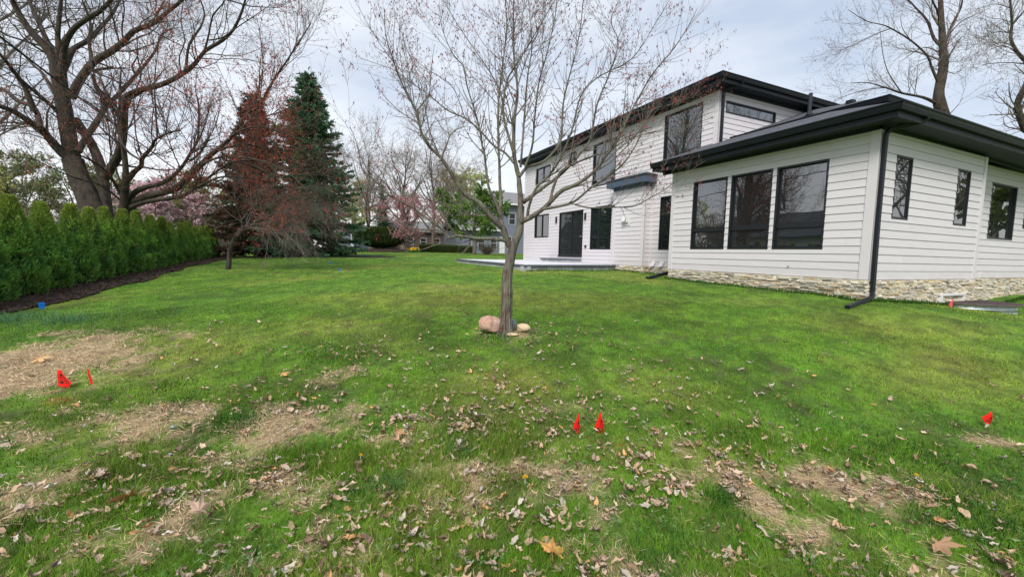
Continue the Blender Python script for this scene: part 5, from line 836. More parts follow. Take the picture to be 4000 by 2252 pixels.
# ------------------------------------------------------------------ utility flags
def flag(x, y, m, label, pts, h=.0, lean=(0, 0), prints=True, k=1., cat='marking flag', grp=None, yaw=0.):
    """pts: outline rows of the vinyl sheet as (across, up) in metres in the flag's own plane, bulging a little"""
    z = g1(x, y); root = empty('marking_flag', (x, y, z), label, cat, grp)
    ca, sa = math.cos(yaw-yw), math.sin(yaw-yw); P = np.array(pts, float)*k; zt = P[:, 1].max()+h
    b = MB(); wx = P[0][0]; b.tubes([(x+wx*ca, y+wx*sa, z-.05), (x+wx*ca+lean[0]*.5, y+wx*sa, z+zt*.5), (x+wx*ca+lean[0], y+wx*sa, z+zt+.004)], .0011, 5); b.build('wire', m_wire, root)
    # sheet: fan of the outline refined
    n = 7; L_, R_ = P[:len(P)//2], P[len(P)//2:][::-1]; u = np.linspace(0, 1, 9); 
    li = np.array([np.interp(u, np.linspace(0, 1, len(L_)), L_[:, j]) for j in (0, 1)]).T; ri = np.array([np.interp(u, np.linspace(0, 1, len(R_)), R_[:, j]) for j in (0, 1)]).T
    w_ = np.linspace(0, 1, n)[None, :, None]; S = li[:, None]*(1-w_)+ri[:, None]*w_; bul = .010*k*np.sin(w_[..., 0]*np.pi)*(.4+u[:, None])+.004*np.sin(u[:, None]*7)
    def W_(S, bul): return np.stack([x+S[..., 0]*ca-bul*sa*-1, y+S[..., 0]*sa-bul*ca, z+h+S[..., 1]], -1)
    V = W_(S, bul).reshape(-1, 3); i = np.arange(len(V)).reshape(9, n); b = MB(); b.add(V, np.stack([i[:-1, :-1], i[:-1, 1:], i[1:, 1:], i[1:, :-1]], -1).reshape(-1, 4)); sh = b.build('sheet', m, root, smooth=True)
    if prints:
        b = MB()
        for (u0, u1, v0, v1) in ((.30, .42, .55, .85), (.46, .50, .45, .9), (.53, .56, .45, .88), (.59, .62, .5, .9), (.68, .82, .25, .55), (.66, .70, .62, .9), (.74, .78, .62, .85)):
            q = []
            for uu, vv in ((u0, v0), (u0, v1), (u1, v1), (u1, v0)):
                fi = uu*8; i0 = int(fi); t = fi-i0; a_ = S[i0]*(1-t)+S[min(8, i0+1)]*t; fj = vv*(n-1); j0 = int(fj); s_ = fj-j0; pnt = a_[j0]*(1-s_)+a_[min(n-1, j0+1)]*s_
                bb = .010*k*math.sin(vv*math.pi)*(.4+uu)+.004*math.sin(uu*7); q.append(W_(pnt[None], np.array([bb+.0015]))[0])
            b.add(q, [(0, 1, 2, 3)])
        b.build('print', m_print, sh)
    return root
# outline given as left side top->bottom then right side bottom->top
flag(1.915, 2.80, m_red, 'left one of the two red flags standing in the middle foreground', [(.010, .155), (-.012, .10), (-.030, .055), (-.018, .02), (.008, -.004), (.024, .012), (.024, .05), (.016, .10), (.012, .155)], k=1.1, h=.0)
flag(2.10, 2.74, m_red, 'right one of the two red flags standing in the middle foreground, wider', [(-.010, .152), (-.014, .11), (-.040, .05), (-.022, .018), (-.008, -.006), (.034, .012), (.030, .06), (.012, .11), (.004, .152)], k=1.12, h=.0)
flag(-2.235, 5.40, m_red, 'larger of the two red flags on the straw patch at the left', [(-.055, .165), (-.06, .11), (-.064, .06), (-.064, .012), (.045, -.004), (.068, .042), (.015, .10), (-.008, .14), (-.010, .165)], k=1.0, h=.012)
flag(-2.06, 5.42, m_red, 'narrow edge on red flag on the straw patch at the left', [(-.012, .14), (-.008, .09), (-.004, .04), (0, .0), (.034, .0), (.022, .04), (.012, .09), (.004, .14)], k=1.05, h=.012, prints=False)
flag(5.60, 1.56, m_red, 'red flag near the right picture edge', [(.010, .135), (-.02, .11), (-.055, .082), (-.035, .045), (.002, .018), (.020, .03), (.030, .05), (.025, .085), (.018, .135)], k=1.12, h=.0)
sq = [(-.06, .10), (-.062, .05), (-.06, .0), (.04, .008), (.05, .06), (.048, .112)]
flag(-4.42, 10.15, m_bluefl, 'large blue flag at the edge of the hedge mulch near the left', sq, prints=False, k=1.1)
flag(.57, 21.3, m_bluefl, 'far one of the two small blue flags out on the lawn', sq, prints=False, k=.9)
flag(.71, 15.9, m_bluefl, 'near one of the two small blue flags out on the lawn', sq, prints=False, k=.75)
flag(-4.66, 18.3, m_bluefl, 'blue flag lying low on the hedge mulch', [(-.05, .03), (-.05, .0), (.05, .0), (.05, .035)], prints=False)
flag(2.86, 29.6, m_bluefl, 'tiny blue flag at the far end of the lawn', sq, prints=False, k=.9)
flag(13.5, 4.55, m_pink, 'pink flag at the left corner of the metal window well', [(-.002, .16), (-.05, .08), (-.075, .02), (-.03, .0), (.0, .0), (.015, .05), (.01, .10), (.004, .16)], prints=False, k=1.15, h=.02)
flag(15.75, 4.78, m_pink, 'small orange pink flag tip between the window well and the stone wall', [(-.03, .07), (-.035, .03), (-.03, .0), (.03, .0), (.035, .03), (.02, .06)], prints=False, k=1.0, h=.02)
flag(16.55, 4.45, m_pink, 'small orange pink flag tip at the right end of the window well', [(-.03, .07), (-.035, .03), (-.03, .0), (.03, .0), (.035, .03), (.02, .06)], prints=False, k=1.2, h=.02)
# ------------------------------------------------------------------ daffodils, dandelions
r = np.random.default_rng(100); df = empty('daffodils', (8.75, 42.2, 1.36), 'clump of yellow daffodils at the foot of the pink blossom tree', 'flowers')
n = 260; p = np.c_[8.75+r.normal(size=n)*.26, 42.2+r.normal(size=n)*.22, np.full(n, 1.34)]; d = nrm(r.normal(size=(n, 3))*.2+np.array([0, 0, 1])); b = MB(); cards(b, p, d, perp(d, r), r.uniform(.28, .45, n), .03, colmix(n, r, [(.07, .16, .03)]), r); b.build('leaves', m_leafy, df)
n = 34; p = np.c_[8.75+r.normal(size=n)*.24, 42.1+r.normal(size=n)*.2, 1.75+r.normal(size=n)*.06]; b = MB()
for k in range(6):
    d = nrm(np.c_[np.full(n, math.cos(k*1.05)), np.full(n, -.3), np.full(n, math.sin(k*1.05))]); cards(b, p, d, perp(d, r), .09, .06, colmix(n, r, [(.85, .60, .03), (.8, .42, .02)]), r)
b.build('petals', m_yellow, df)
def dandelion(x, y, label, s=1.):
    z = g1(x, y); root = empty('dandelion', (x, y, z), label, 'flower', 'dandelions in the lawn'); r = np.random.default_rng(int(abs(x*100)))
    b = MB(); b.tubes([(x, y, z), (x, y, z+.05)], .0015, 5); b.build('stalk', m_leafy, root).data.color_attributes['Col']; b = MB(); n = 70; th = r.uniform(0, 6.28, n); el = r.uniform(.1, 1.3, n); d = np.c_[np.cos(th)*np.cos(el), np.sin(th)*np.cos(el), np.sin(el)]
    cards(b, np.tile([x, y, z+.05], (n, 1)), d, perp(d, r), .017*s, .004*s, colmix(n, r, [(.85, .62, .02), (.8, .5, .01)]), r); b.build('petals', m_yellow, root)
    b = MB(); n = 9; th = np.linspace(0, 6.28, n, endpoint=False); d = nrm(np.c_[np.cos(th), np.sin(th), .35+0*th]); cards(b, np.tile([x, y, z+.006], (n, 1)), d, perp(d, r), .07, .016, colmix(n, r, [(.06, .15, .02)]), r); b.build('leaves', m_leafy, root)
dandelion(1.19, 2.3, 'yellow dandelion in the middle foreground below the two red flags', 1.3); dandelion(.25, 2.95, 'small dandelion in the sparse grass left of centre'); dandelion(-2.2, 4.2, 'dandelion on the thin grass under the left red flags'); dandelion(3.0, 4.55, 'dandelion in the lawn right of the maple', .9); dandelion(3.75, 1.35, 'dandelion in the foreground near the right straw patch', .9)

# ------------------------------------------------------------------ fallen leaves
LC = [(.46, .32, .22), (.40, .31, .25), (.28, .18, .12), (.52, .39, .29), (.55, .31, .14), (.19, .12, .09), (.50, .44, .38)]
def leafgeo(r, L_, W_, curl, roll):
    """bent dry leaf: 5 x 5 grid with pointed ends, toothed edge"""
    u = np.linspace(0, 1, 7); v = np.linspace(-1, 1, 5); U, Vv = np.meshgrid(u, v, indexing='ij'); wd = W_*np.sin(np.pi*U**.85)**.7*(1+.18*np.sin(U*19+r.uniform(0, 6)))
    x = (U-.5)*L_; y = Vv*wd*.5; ang = Vv*roll; y = np.sin(ang)/max(abs(roll), .05)*wd*.5; z = (1-np.cos(ang))/max(abs(roll), .05)*wd*.5; z = z+curl*L_*((U-.5)**2*4)*.35+.006*np.sin(U*11+Vv*3)
    i = np.arange(35).reshape(7, 5); return np.stack([x, y, z], -1).reshape(-1, 3), np.stack([i[:-1, :-1], i[1:, :-1], i[1:, 1:], i[:-1, 1:]], -1).reshape(-1, 4)
def rotm(a, b_, c):
    ca, sa, cb, sb, cc, sc2 = math.cos(a), math.sin(a), math.cos(b_), math.sin(b_), math.cos(c), math.sin(c)
    return np.array([[ca, -sa, 0], [sa, ca, 0], [0, 0, 1]])@np.array([[1, 0, 0], [0, cb, -sb], [0, sb, cb]])@np.array([[cc, 0, sc2], [0, 1, 0], [-sc2, 0, cc]])
def heading(n, r, lo, hi, r0, r1, e_): 
    a = R(24.9)+np.radians(r.uniform(lo, hi, n)); rr = (r0**e_+(r1**e_-r0**e_)*r.random(n))**(1/e_); return rr*np.sin(a), rr*np.cos(a)
def okpos(x, y): return ~(inhouse(x, y) | inbed(x, y) | (np.hypot(x-2.43, y-5.41) < .14))
r = np.random.default_rng(110)
x, y = heading(9000, r, -56, 58, 1.35, 13, .75)
cxs, cys = heading(130, r, -54, 56, 1.5, 3.8, .9); m_ = r.integers(5, 18, 130); ci = np.repeat(np.arange(130), m_); cl = np.c_[cxs[ci], cys[ci]]+r.normal(size=(len(ci), 2))*r.uniform(.03, .12, 130)[ci][:, None]
k0 = okpos(cl[:, 0], cl[:, 1]); cl = cl[k0]
k_ = okpos(x, y) & (r.random(9000) < np.clip(.2+1.3*(vn(x, y, 1.9, 61, 4)-.40)*2.3, 0.03, 1)*ss(9, 3.2, np.hypot(x, y))*np.where(x > 3.8, .4, 1)); x, y = np.r_[x[k_][:2600], cl[:, 0]], np.r_[y[k_][:2600], cl[:, 1]]; z = gz(x, y)
dist = np.hypot(x, y); order = np.argsort(dist); x, y, z, dist = x[order], y[order], z[order], dist[order]
proto = []
for k in range(12):
    V, F = leafgeo(r, 1, r.uniform(.34, .6), r.uniform(-.5, 1.3), r.uniform(.5, 2.2)); b = MB(); b.add(V, F, LC[k % 7]); me = b.build('fallen_leaf', m_litter, smooth=True); proto.append(me.data); bpy.data.objects.remove(me)
nI = 290
for i in range(nI):
    o = bpy.data.objects.new('fallen_leaf', proto[r.integers(12)]); COL.objects.link(o); s = .03+.05*r.gamma(1.6, .6)*(1.25 if dist[i] < 2.4 else 1); s = min(s, .15)
    o.scale = (s, s, s); o.location = (x[i], y[i], z[i]+r.uniform(.006, .034)); o.rotation_euler = (r.normal()*.45, r.normal()*.4, r.uniform(0, 6.28))
    tag(o, 'one of the small curled dry brown leaves strewn through the foreground grass', 'leaf', 'curled dry leaves strewn through the foreground grass')
b = MB()
for i in range(nI, len(x)):
    s = r.uniform(.024, .075)*(1+.04*dist[i])*.9; V, F = leafgeo(r, s, s*r.uniform(.3, .65), r.uniform(-.5, 1.3), r.uniform(.4, 2.0)); V = V@rotm(r.uniform(0, 6.28), r.normal()*.35, r.normal()*.35).T+(x[i], y[i], z[i]+r.uniform(.018, .042)); b.add(V, F, np.array(LC[r.choice(7, p=[.25, .2, .12, .2, .05, .06, .12])])*r.uniform(.75, 1.2))
tag(b.build('leaf_litter', m_litter, smooth=True), 'small dry leaf scraps scattered over the middle lawn', 'leaves', kind='stuff')
def lobed(name, x, y, s, yaw, tilt, col, label, dz=.05, lob=5):
    th = np.linspace(-2.6, 2.6, 61); rr = np.interp(np.degrees(np.abs(th)), [0, 10, 24, 40, 50, 62, 80, 98, 110, 122, 140, 150], [.95, .62, .40, .62, .84, .60, .36, .50, .60, .42, .26, .2])*(1+.10*np.sin(th*31+1)); rr = rr*(1+.12*np.sin(th*1.7+len(label)))
    P = np.c_[rr*np.cos(th), rr*np.sin(th), .10*np.cos(th*2)+.05*np.sin(th*7)]*s; V = np.vstack([[(-.12*s, 0, .0)], P, P*.5+np.array([0, 0, .01*s])]); F3 = [(0, 62+i, 63+i) for i in range(60)]
    b = MB(); b.add(V, F3, col); b.F[4].append(np.array([(62+i, 1+i, 2+i, 63+i) for i in range(60)])); b.tubes([(-.12*s, 0, 0), (-.5*s, .03*s, .03*s), (-.8*s, .02*s, .0)], .012*s, 5, np.array(col)*.7)
    o = b.build(name, m_litter, smooth=True); o.location = (x, y, g1(x, y)+dz); o.rotation_euler = (tilt[0], tilt[1], yaw); return tag(o, label, 'leaf')
lobed('maple_leaf', 1.02, 1.66, .105, R(60), (.2, .15), (.58, .30, .10), 'big flat orange maple leaf cut by the bottom picture edge', .06)
lobed('maple_leaf', -.99, 2.98, .115, R(200), (.75, .3), (.44, .23, .10), 'large folded rust brown leaf at the lower left', .06)
lobed('maple_leaf', -.60, 2.66, .09, R(90), (.5, -.5), (.46, .33, .24), 'pale crumpled lobed leaf lower left of centre', .06)
lobed('maple_leaf', -.36, 4.91, .085, R(20), (.1, .1), (.50, .30, .12), 'flat orange leaf lying alone on the lawn left of the maple', .045)
lobed('maple_leaf', -2.86, 6.42, .13, R(10), (.2, .1), (.58, .36, .18), 'orange leaf on the straw patch behind the left red flags', .05)
lobed('maple_leaf', -2.1, 3.1, .11, R(-40), (.3, .2), (.40, .28, .2), 'broad brown leaf near the bottom left corner', .05)
lobed('maple_leaf', .15, 2.15, .085, R(130), (.4, .2), (.50, .28, .12), 'orange brown leaf in the foreground left of the dandelion', .05)
lobed('maple_leaf', 2.95, .95, .10, R(-70), (.3, -.3), (.36, .22, .13), 'broad brown leaf near the bottom right corner', .05)
lobed('maple_leaf', -1.3, 2.35, .11, R(70), (.2, .2), (.46, .34, .25), 'broad tan leaf at the bottom left beside the taller grass', .05)
lobed('maple_leaf', .55, 3.25, .08, R(-20), (.2, .5), (.47, .26, .13), 'upright orange brown leaf left of the two middle red flags', .05)
# sticks
r = np.random.default_rng(120); sk = [(.15, 4.05), (1.75, 6.2), (.42, 4.7), (3.3, 3.1), (-1.6, 3.75), (1.6, 2.15), (4.3, 2.6)]
for i, (x_, y_) in enumerate(sk):
    a = r.uniform(0, 3.14); L_ = r.uniform(.1, .22); t = np.linspace(-1, 1, 6); P = np.c_[x_+t*L_*.5*np.cos(a)+r.normal(size=6)*.006, y_+t*L_*.5*np.sin(a)+r.normal(size=6)*.006, gz(x_+t*L_*.5*np.cos(a), y_+t*L_*.5*np.sin(a))+.03]
    b = MB(); b.tubes(P, np.linspace(.004, .0022, 6)[None], 6, (1, 1, 1)); tag(top(b.build('fallen_twig', m_twig_g), P[0]), ('thin dry twig on the patchy grass left of centre', 'pale dry twig in the lawn behind the maple boulder', 'short pale twig on the lawn in front of the maple', 'dry twig in the lawn right of the middle red flags', 'bent dry twig on the bare straw at the left', 'dry twig in the leaves below the middle red flags', 'thin twig in the lawn left of the right red flag')[i], 'twig')
# mulch chips
r = np.random.default_rng(121); n = 9000; y = 6.5+24*r.random(n)**1.5; x = -6.1+r.random(n)*1.9; k = inbed(x, y); x, y = x[k], y[k]; n = len(x); b = MB(); d = nrm(r.normal(size=(n, 3))*np.array([1, 1, .25])); cards(b, np.c_[x, y, gz(x, y)+.03+.03*r.random(n)], d, perp(d, r), r.uniform(.03, .09, n), r.uniform(.012, .03, n), colmix(n, r, [(.07, .042, .03), (.035, .022, .017), (.11, .07, .05), (.02, .014, .011)]), r); tag(b.build('mulch_chips', m_mulch_chip), 'bark chips lying on the hedge mulch', 'mulch', kind='stuff')

# ------------------------------------------------------------------ straw thatch and grass blades
print('grass')
r = np.random.default_rng(130)
def blades(x, y, h, w_, lean, col, r, segs, flat=0.):
    n = len(x); z = gz(x, y); th = r.uniform(0, 2*np.pi, n); dx, dy = np.cos(th), np.sin(th); fc = r.uniform(0, 2*np.pi, n); sx, sy = np.cos(fc)*w_*.5, np.sin(fc)*w_*.5
    V = []; 
    for k in range(segs+1):
        t = k/segs; px = x+dx*lean*t*t; py = y+dy*lean*t*t; pz = z-.004+h*t*(1-.25*t*np.minimum(1, lean/h)); q = 1-t**1.6
        if k < segs: V += [np.stack([px-sx*q, py-sy*q, pz], -1), np.stack([px+sx*q, py+sy*q, pz], -1)]
        else: V.append(np.stack([px, py, pz], -1))
    m = len(V); V = np.stack(V, 1).reshape(-1, 3); base = np.arange(n)[:, None]*m
    F4 = [base+np.array([2*k, 2*k+1, 2*k+3, 2*k+2]) for k in range(segs-1)]; F3 = base+np.array([2*segs-2, 2*segs-1, 2*segs])
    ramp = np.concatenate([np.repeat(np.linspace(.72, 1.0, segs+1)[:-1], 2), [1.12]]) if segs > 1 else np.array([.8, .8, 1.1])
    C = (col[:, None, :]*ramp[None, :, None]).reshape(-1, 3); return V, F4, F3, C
G = MB()
def put(x, y, h, w_, lean, col, segs):
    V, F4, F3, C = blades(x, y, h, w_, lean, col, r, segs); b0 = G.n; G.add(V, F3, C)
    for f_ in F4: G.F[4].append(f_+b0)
def bladecol(x, y, n):
    c = grasscol(x, y, n); rd_ = blobs(RED, x, y); j = r.uniform(.72, 1.32, (n, 1)); c = c*j*r.uniform(.75, 1.3, (n, 1)); yb = r.random(n) < (.10+.16*yel(x, y)); c[yb] = np.array((.36, .30, .12))*r.uniform(.7, 1.2, (yb.sum(), 1))
    lt = r.random(n) < .10; c[lt] = c[lt]*1.5+np.array((.05, .05, .02)); far = ss(6, 22, np.hypot(x, y))[:, None]; c = c*(1+.12*far)
    return lerp(c, (.38, .06, .045), (ss(.3, .8, rd_+.3*(vn(x, y, 14, 2, 2)-.5))*.8)[:, None])
for (N_, r0, r1, e_, segs, hh, ww_) in ((150000, 1.1, 4.2, .55, 3, (.020, .062), .0030), (150000, 4.2, 9.5, .45, 2, (.024, .052), .0058), (130000, 9.5, 24, .5, 1, (.026, .05), .015), (50000, 24, 52, .7, 1, (.03, .06), .035)):
    x, y = heading(N_, r, -62, 62, r0, r1, e_); k = okpos(x, y); x, y = x[k], y[k]; s = straw(x, y); dn = vn(x, y, 3.3, 41, 4); k = r.random(len(x)) < np.clip(1-.86*s, 0, 1)*np.clip(.55+1.3*(dn-.3), .3, 1); x, y, s, dn = x[k], y[k], s[k], dn[k]
    n = len(x); d_ = np.hypot(x, y); tuft = ss(.56, .74, vn(x, y, 1.6, 71, 4))*ss(7.5, 2.6, d_)+.55*ss(3.2, 1.6, d_); col = bladecol(x, y, n); col = col*(1-.18*np.clip(tuft, 0, 1))[:, None]
    h = r.uniform(*hh, n)*(.6+.5*dn+.55*ss(.35, .7, vn(x, y, 7.5, 19, 3)))*(1+1.05*tuft)*(1-.35*s); put(x, y, h, ww_*(d_/r1)**.8*r.uniform(.7, 1.4, n)*1.05+.001, h*r.uniform(.15, .95, n), col, segs)
# long coarse tufts: under the rocks, by the bed corner, in the foreground, against the stone wall
for (cx, cy, rx, n, hm, c) in [(2.30, 5.30, .20, 260, .11, (.05, .13, .045)), (2.80, 5.28, .18, 200, .10, (.05, .14, .03)), (-4.25, 8.9, .45, 400, .16, (.10, .22, .10)), (-3.5, 8.55, .5, 420, .15, (.10, .22, .10)), (-.62, 3.95, .22, 420, .11, (.05, .14, .02)), (-1.35, 5.1, .2, 200, .07, (.04, .12, .02)), (-1.1, 4.6, .25, 260, .07, (.045, .13, .02)), (.1, 5.4, .4, 500, .07, (.04, .12, .025)), (-2.25, 3.9, .35, 600, .09, (.05, .14, .025)),
        (2.3, 1.7, .16, 260, .10, (.04, .12, .02)), (4.2, 1.6, .5, 700, .08, (.035, .11, .02)), (3.6, 1.0, .4, 700, .09, (.035, .11, .02)), (-1.7, 2.2, .3, 400, .12, (.13, .22, .09)), (.9, 2.9, .18, 260, .09, (.08, .2, .06)), (.35, 2.6, .2, 300, .09, (.08, .19, .06)), (-.3, 1.9, .3, 400, .13, (.07, .17, .03)), (1.6, 1.5, .3, 400, .10, (.05, .15, .025)), (2.2, .95, .3, 500, .11, (.05, .15, .025))]:
    x = cx+r.normal(size=n)*rx*.5; y = cy+r.normal(size=n)*rx*.5; put(x, y, hm*r.uniform(.5, 1.15, n), .0045*r.uniform(.7, 1.5, n)*(1.5 if cy > 8 else 1), hm*r.uniform(.2, 1.1, n), np.array(c)*r.uniform(.7, 1.5, (n, 1)), 3)
for (x0, y0, x1, y1, n) in ((10.35, 4.86, 10.45, 10.4, 2600), (10.6, 4.80, 21, 4.86, 4200), (11.85, 10.6, 12.2, 13.2, 900), (11.8, 13.3, 11.9, 14.9, 700), (6.9, 13.55, 11.8, 14.80, 900)):
    t = r.random(n); x = x0+(x1-x0)*(t if abs(x1-x0) > 1 else r.random(n)); y = y0+(y1-y0)*(t if (abs(y1-y0) > 1 or abs(x1-x0) < 1) else r.random(n)); x = x-np.abs(r.normal(size=n))*.06*(abs(y1-y0) > 1); y = y-np.abs(r.normal(size=n))*.07*(abs(x1-x0) > 1)
    put(x, y, r.uniform(.04, .12, n), .011*r.uniform(.7, 1.3, n), r.uniform(.01, .06, n), np.array((.045, .12, .018))*r.uniform(.6, 1.4, (n, 1)), 2)  # grass along the walls, contact shadow put into its darker colour
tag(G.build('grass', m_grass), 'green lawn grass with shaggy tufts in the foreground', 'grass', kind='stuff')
# dead thatch: thin tan straws lying on the bare patches
n0 = 240000; x, y = heading(n0, r, -58, 58, 1.2, 9, .9); s = straw(x, y); k = okpos(x, y) & (r.random(n0) < s*.95+.03*ss(6, 2, np.hypot(x, y))); x, y = x[k], y[k]; n = len(x); a = r.normal(size=n)*.9+.3+3*vn(x, y, 1.2, 6, 2)
d = nrm(np.c_[np.cos(a), np.sin(a), r.normal(size=n)*.22+.05]); sd_ = nrm(np.cross(d, np.c_[r.normal(size=n)*.6, r.normal(size=n)*.6, np.ones(n)])); dist_ = np.hypot(x, y); b = MB()
cards(b, np.c_[x, y, gz(x, y)+.006+.022*r.random(n)], d, sd_, r.uniform(.025, .10, n)*(.75+.05*dist_), r.uniform(.0014, .0032, n)*(.55+.22*dist_), colmix(n, r, [(.56, .40, .23), (.44, .30, .18), (.64, .49, .32), (.26, .18, .12), (.58, .46, .33)], None, .2), r)
tag(b.build('dead_thatch', m_litter), 'straw coloured dead grass matted on the bare patches', 'dead grass', kind='stuff')
# broad clover-like weeds
x, y = heading(5200, r, -56, 58, 1.3, 9, .8); k = okpos(x, y) & (vn(x, y, 2.3, 91, 3) > .52); x, y = x[k], y[k]; n = len(x); b = MB(); dist_ = np.hypot(x, y); c = colmix(n, r, [(.10, .22, .05), (.075, .18, .035), (.16, .27, .10)], None, .2)
for j in range(3):
    a = r.uniform(0, 6.28, n); d = nrm(np.c_[np.cos(a), np.sin(a), r.uniform(.0, .5, n)]); s_ = nrm(np.cross(d, np.c_[0*a, 0*a, 1+0*a])); cards(b, np.c_[x, y, gz(x, y)+r.uniform(.02, .045, n)], d, s_, r.uniform(.012, .028, n)*(.8+.06*dist_), r.uniform(.009, .018, n)*(.8+.06*dist_), c, r)
tag(b.build('clover', m_leafy), 'small round leaved weeds mixed into the lawn', 'weeds', kind='stuff')

# ------------------------------------------------------------------ neighbour houses
print('neighbours')
def simple_window(parent, f, a0, a1, z0, z1, m=m_offw):
    b = MB(); ring(b, f, a0, a1, z0, z1, .09, -.02, .06); lbox(b, f, a0, a1, (z0+z1)/2-.03, (z0+z1)/2+.03, -.01, .05); w_ = b.build('window', m, parent); g_ = MB(); lbox(g_, f, a0+.09, a1-.09, z0+.09, z1-.09, -.01, .02); g_.build('pane', m_glass2, w_)
nb = empty('house', (19, 55, 1.5), 'grey blue neighbour house with white windows behind the green leafed tree', 'house')
b = MB(); X0, Y0 = 16.2, 50.0; f1 = mapper('S', Y0); f2 = mapper('S', Y0+1.6); f3 = mapper('W', X0); f4 = mapper('W', 21.2)
siding(b, f1, X0, 30, 1.3, 4.35, zs=1.3); siding(b, f2, 20.8, 30, 4.3, 8.0, zs=1.3); siding(b, f3, Y0, 58, 1.3, 4.35, zs=1.3); b.box(X0+.02, 30, Y0+.05, 58, 1.2, 4.3); b.box(20.82, 30, Y0+1.65, 58, 4.2, 8.0); b.build('wall', m_greysiding, nb)
def gable(x0, x1, y0, y1, z, h, m, parent, oh=.4, along='x'):
    if along == 'x': ym = (y0+y1)/2; b = join(slab([(x0-oh, y0-oh, z), (x1+oh, y0-oh, z), (x1+oh, ym, z+h), (x0-oh, ym, z+h)], .15), slab([(x0-oh, y1+oh, z), (x1+oh, y1+oh, z), (x1+oh, ym, z+h), (x0-oh, ym, z+h)], .15)); b.add([(x0, y0, z-.05), (x0, y1, z-.05), (x0, ym, z+h-.1)], [(0, 1, 2)]); b.add([(x1, y0, z-.05), (x1, y1, z-.05), (x1, ym, z+h-.1)], [(0, 1, 2)])
    else: xm = (x0+x1)/2; b = join(slab([(x0-oh, y0-oh, z), (x0-oh, y1+oh, z), (xm, y1+oh, z+h), (xm, y0-oh, z+h)], .15), slab([(x1+oh, y0-oh, z), (x1+oh, y1+oh, z), (xm, y1+oh, z+h), (xm, y0-oh, z+h)], .15)); b.add([(x0, y0, z-.05), (x1, y0, z-.05), (xm, y0, z+h-.1)], [(0, 1, 2)]); b.add([(x0, y1, z-.05), (x1, y1, z-.05), (xm, y1, z+h-.1)], [(0, 1, 2)])
    return b.build('roof', m, parent)
join(slab([(X0-.4, Y0-.5, 4.4), (21.2, Y0-.5, 4.4), (21.2, 54, 5.9), (X0-.4, 54, 5.9)], .15), slab([(X0-.4, 58.4, 4.4), (21.2, 58.4, 4.4), (21.2, 54, 5.9), (X0-.4, 54, 5.9)], .15)).build('roof', m_shingle2, nb); gable(20.8, 30, Y0+1.6, 58, 8.05, 2.0, m_shingle2, nb, .5)
b = MB(); b.box(X0-.45, 21.3, Y0-.62, Y0-.5, 4.25, 4.42); b.box(20.3, 30.5, Y0+1.0, Y0+1.1, 7.85, 8.08); b.build('gutter', m_white, nb)
for a0, a1, z0, z1 in ((17.0, 17.5, 2.0, 3.7), (18.3, 19.3, 2.0, 3.4), (20.0, 20.9, 1.9, 3.6), (22.4, 23.0, 1.8, 3.7)): simple_window(nb, f1, a0, a1, z0, z1)
for a0, a1 in ((21.4, 22.2), (23.2, 24.2)): simple_window(nb, f2, a0, a1, 5.3, 6.9)
b = MB(); lbox(b, f1, 21.25, 22.0, 1.5, 3.6, 0, .06); b.build('door', m_white, nb)
h2 = empty('house', (14, 68, 1.5), 'low brown house with small white windows beyond the box hedge', 'house'); b = MB(); b.box(10.5, 19, 66, 74, 1.2, 4.6); b.build('wall', m_brownwall, h2); gable(10.5, 19, 66, 74, 4.6, 1.8, m_shingle2, h2); f5 = mapper('S', 66)
for a in (12.6, 14.6, 16.8): simple_window(h2, f5, a, a+1.0, 2.4, 3.6)
h3 = empty('garage', (2.6, 58, 1.5), 'white garage glimpsed between the green spruce and the yew', 'garage'); b = MB(); b.box(1.6, 4.3, 58, 63, 1.3, 4.0); b.build('wall', m_whitewall, h3); gable(1.6, 4.3, 58, 63, 4.0, 1.1, m_shingle2, h3, .3, 'y'); b = MB(); f6 = mapper('S', 58); lbox(b, f6, 2.0, 3.9, 1.5, 3.5, 0, .05); b.build('garage_door', m_greysiding, h3)
h4 = empty('house', (-14, 54, 1), 'house with a pale grey roof showing above the magnolia', 'house'); b = MB(); b.box(-19, -9.2, 49, 57, .8, 3.9); b.build('wall', m_whitewall, h4); gable(-19, -9.2, 49, 57, 3.9, 2.6, m_shingle2, h4)
for a in (-17, -14, -11.2): simple_window(h4, mapper('S', 49), a, a+1.1, 2.0, 3.3)
h5 = empty('house', (6, 84, 1.5), 'low far house with a dark roof above the round yew', 'house'); b = MB(); b.box(4, 12, 82, 88, 1.2, 4.2); b.build('wall', m_greysiding, h5); gable(4, 12, 82, 88, 4.2, 2.0, m_shingle, h5)
h6 = empty('house', (-20, 25, .5), 'long low white house left of the picture mirrored in the big windows', 'house'); b = MB(); f7 = mapper('E', -15.6); siding(b, f7, 18, 31, .4, 3.5, zs=.4); b.box(-23, -15.62, 18, 31, .1, 3.5); b.build('wall', m_siding, h6); gable(-23, -15.6, 18, 31, 3.5, 2.4, m_shingle, h6, .5, 'y')
for a in (19.5, 22.5, 25.5, 28.5): simple_window(h6, f7, a, a+1.6, 1.5, 2.8)
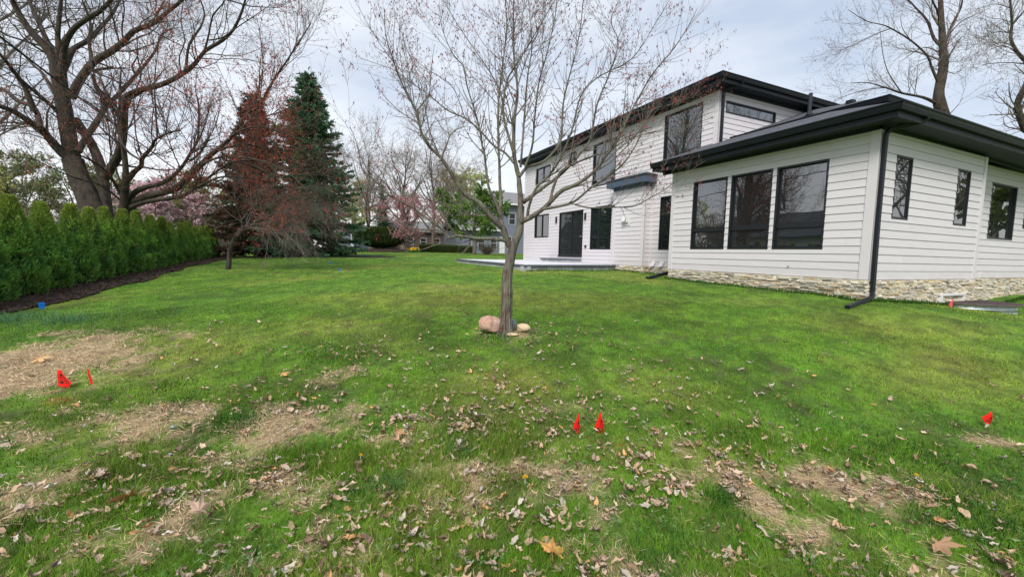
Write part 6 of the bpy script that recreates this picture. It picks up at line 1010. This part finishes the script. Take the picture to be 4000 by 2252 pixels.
# ------------------------------------------------------------------ pole and overhead cables
up_ = empty('utility_pole', (-8.1, 52.4, 1.1), 'pale wooden utility pole behind the reddish spruce', 'pole'); b = MB(); b.tubes([(-8.1, 52.4, .8), (-8.1, 52.4, 12.2)], [.16, .11], 12, cap=True); b.build('post', m_pole, up_, smooth=True); b = MB(); b.box(-9.2, -7.0, 52.22, 52.34, 11.2, 11.32); b.build('crossarm', m_pole, up_)
def cable(A_, B_, sag, rad_, lb):
    t = np.linspace(0, 1, 60)[:, None]; P = np.array(A_)*(1-t)+np.array(B_)*t; P[:, 2] -= sag*4*t[:, 0]*(1-t[:, 0]); b = MB(); b.tubes(P, rad_, 6); tag(top(b.build('overhead_cable', m_cable), P[0]), lb, 'cable', 'overhead cables crossing the left trees')
CB = [((-7.7, 12.95, 7.3), (-8.07, 52.8, 5.74)), ((-8.53, 14.69, 9.98), (-7.99, 53.25, 10.97)), ((-7.55, 14.14, 8.92), (-7.96, 53.28, 11.51))]
cable(*CB[0], .3, .027, 'thick black overhead cable falling past the huge tree'); cable(*CB[1], .3, .006, 'upper thin overhead wire crossing the limbs of the huge tree'); cable(*CB[2], .4, .005, 'lower thin overhead wire crossing the limbs of the huge tree')
# trees behind the photographer, seen only as reflections in the south and west glass
dupt(bt, (-24, 47, 1.2), 2.6, 'very tall bare tree beyond the left picture edge behind the hedge', 1.8)
for (x, y, rz, s_, lb) in ((50, -4, 1.9, 1.0, 'farthest bare tree behind the photographer mirrored in the right window'), (27, -2.5, .4, .8, 'bare tree behind the photographer mirrored in the south windows'), (39, -5, 2.2, 1.0, 'second bare tree behind the photographer mirrored in the south windows'), (-13, 4, 1.1, .85, 'bare tree outside the left of the picture mirrored in the large windows')): dupt(bt, (x, y, g1(x, y)), rz, lb, s_)
auto('spring_tree', (40, -2, .8), 'yellow green shrubby tree behind the photographer mirrored in the right window', 'tree', 6, 3.6, .14, 39, m_bark_g, m_twig_g, 10, .1, .6, (5000, .3, .2, yg, 0, .1, None), tws=.01)
print('done')
